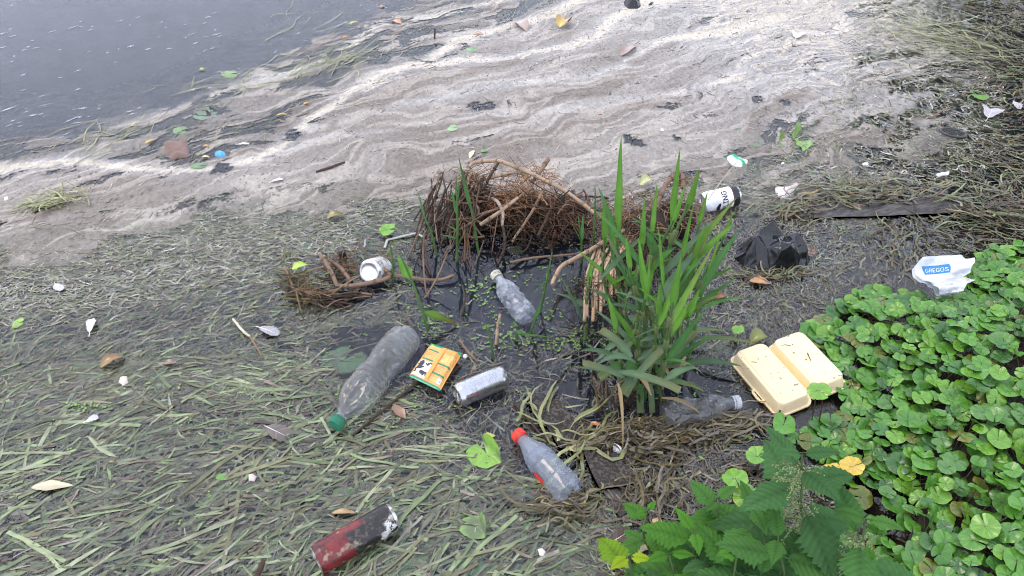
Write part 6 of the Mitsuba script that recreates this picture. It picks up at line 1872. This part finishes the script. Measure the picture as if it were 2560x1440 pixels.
tangle('clump of olive green weed round an eye of water in the foam at far left', [((125, 515), 24, 4, 40, 0.5), ((150, 500), 22, 8, 18, -0.2)], 1.0, (0.06, 0.16), (0.003, 0.006), (np.array([(0.20, 0.21, 0.07), (0.14, 0.13, 0.04), (0.25, 0.25, 0.10)]),), (1,), 0.02, 7)
tangle('green strands sweeping along the edge of the weedy scum', [((560, 215), 60, 10, 14, FLOW), ((760, 170), 70, 14, 20, FLOW), ((740, 60), 60, 14, 8, FLOW), ((860, 140), 40, 14, 14, FLOW), ((250, 340), 80, 12, 14, FLOW)], 1.0, (0.12, 0.4), (0.002, 0.005), (np.array([(0.20, 0.22, 0.09), (0.26, 0.27, 0.12)]),), (1,), 0.005, 8, curl=0.35)
tangle('long pale green strands fanning over the weed at upper right', [((2330, 90), 60, 24, 46, -0.75), ((2420, 120), 60, 24, 46, -0.65), ((2280, 50), 40, 24, 24, -0.8)], 1.0, (0.15, 0.45), (0.002, 0.005), (np.array([(0.22, 0.22, 0.10), (0.16, 0.16, 0.07), (0.27, 0.27, 0.14)]),), (1,), 0.02, 9, curl=0.4)

# trees on the right-hand bank, beyond the frame: they darken the water at the upper right
for lab, (x, y), hgt, rad, k in (('dark leafy tree on the bank beyond the right edge', (5.6, 8.0), 4.4, 1.8, 4600), ('low spreading tree leaning over the water at right', (4.5, 4.6), 3.0, 1.25, 3600)):
    t = thing('tree', lab, 'tree')
    r = np.random.default_rng(int(k))
    mb = MB()
    tube(mb, [(x, y, -0.1), (x + 0.1, y, hgt * 0.4), (x, y - 0.1, hgt * 0.75)], [0.16, 0.11, 0.05], (0.06, 0.045, 0.035), sides=9, n=10)
    for q in range(9):
        a = r.random() * 6.28
        tube(mb, [(x + 0.1, y, hgt * (0.25 + 0.05 * q)), (x + 0.5 * rad * math.cos(a), y + 0.5 * rad * math.sin(a), hgt * (0.36 + 0.06 * q)), (x + 0.9 * rad * math.cos(a), y + 0.9 * rad * math.sin(a), hgt * (0.40 + 0.06 * q))], [0.05, 0.03, 0.01], (0.06, 0.045, 0.035), sides=6, n=8)
    mb.build('trunk', 'dry_mat', parent=t)
    d = unit(r.normal(size=(k, 3))) * (r.random((k, 1)) ** 0.4)
    c = np.array([x, y, hgt * 0.60]) + d * [rad, rad, hgt * 0.42] * (0.75 + 0.5 * nz(d, 2.2, 3, 2))[:, None]
    u, w = unit(r.normal(size=(k, 3))), unit(r.normal(size=(k, 3)))
    sz = r.uniform(0.05, 0.11, (k, 1))
    v = np.stack([c - u * sz, c - w * sz * 0.5, c + u * sz, c + w * sz * 0.5], 1).reshape(-1, 3)
    col = np.repeat(np.array([0.045, 0.085, 0.025]) * r.uniform(0.6, 1.4, (k, 1)), 4, 0)
    mb = MB()
    mb.add(v, np.arange(4 * k).reshape(-1, 4), col)
    mb.build('crown', 'weed_mat', smooth=False, parent=t)
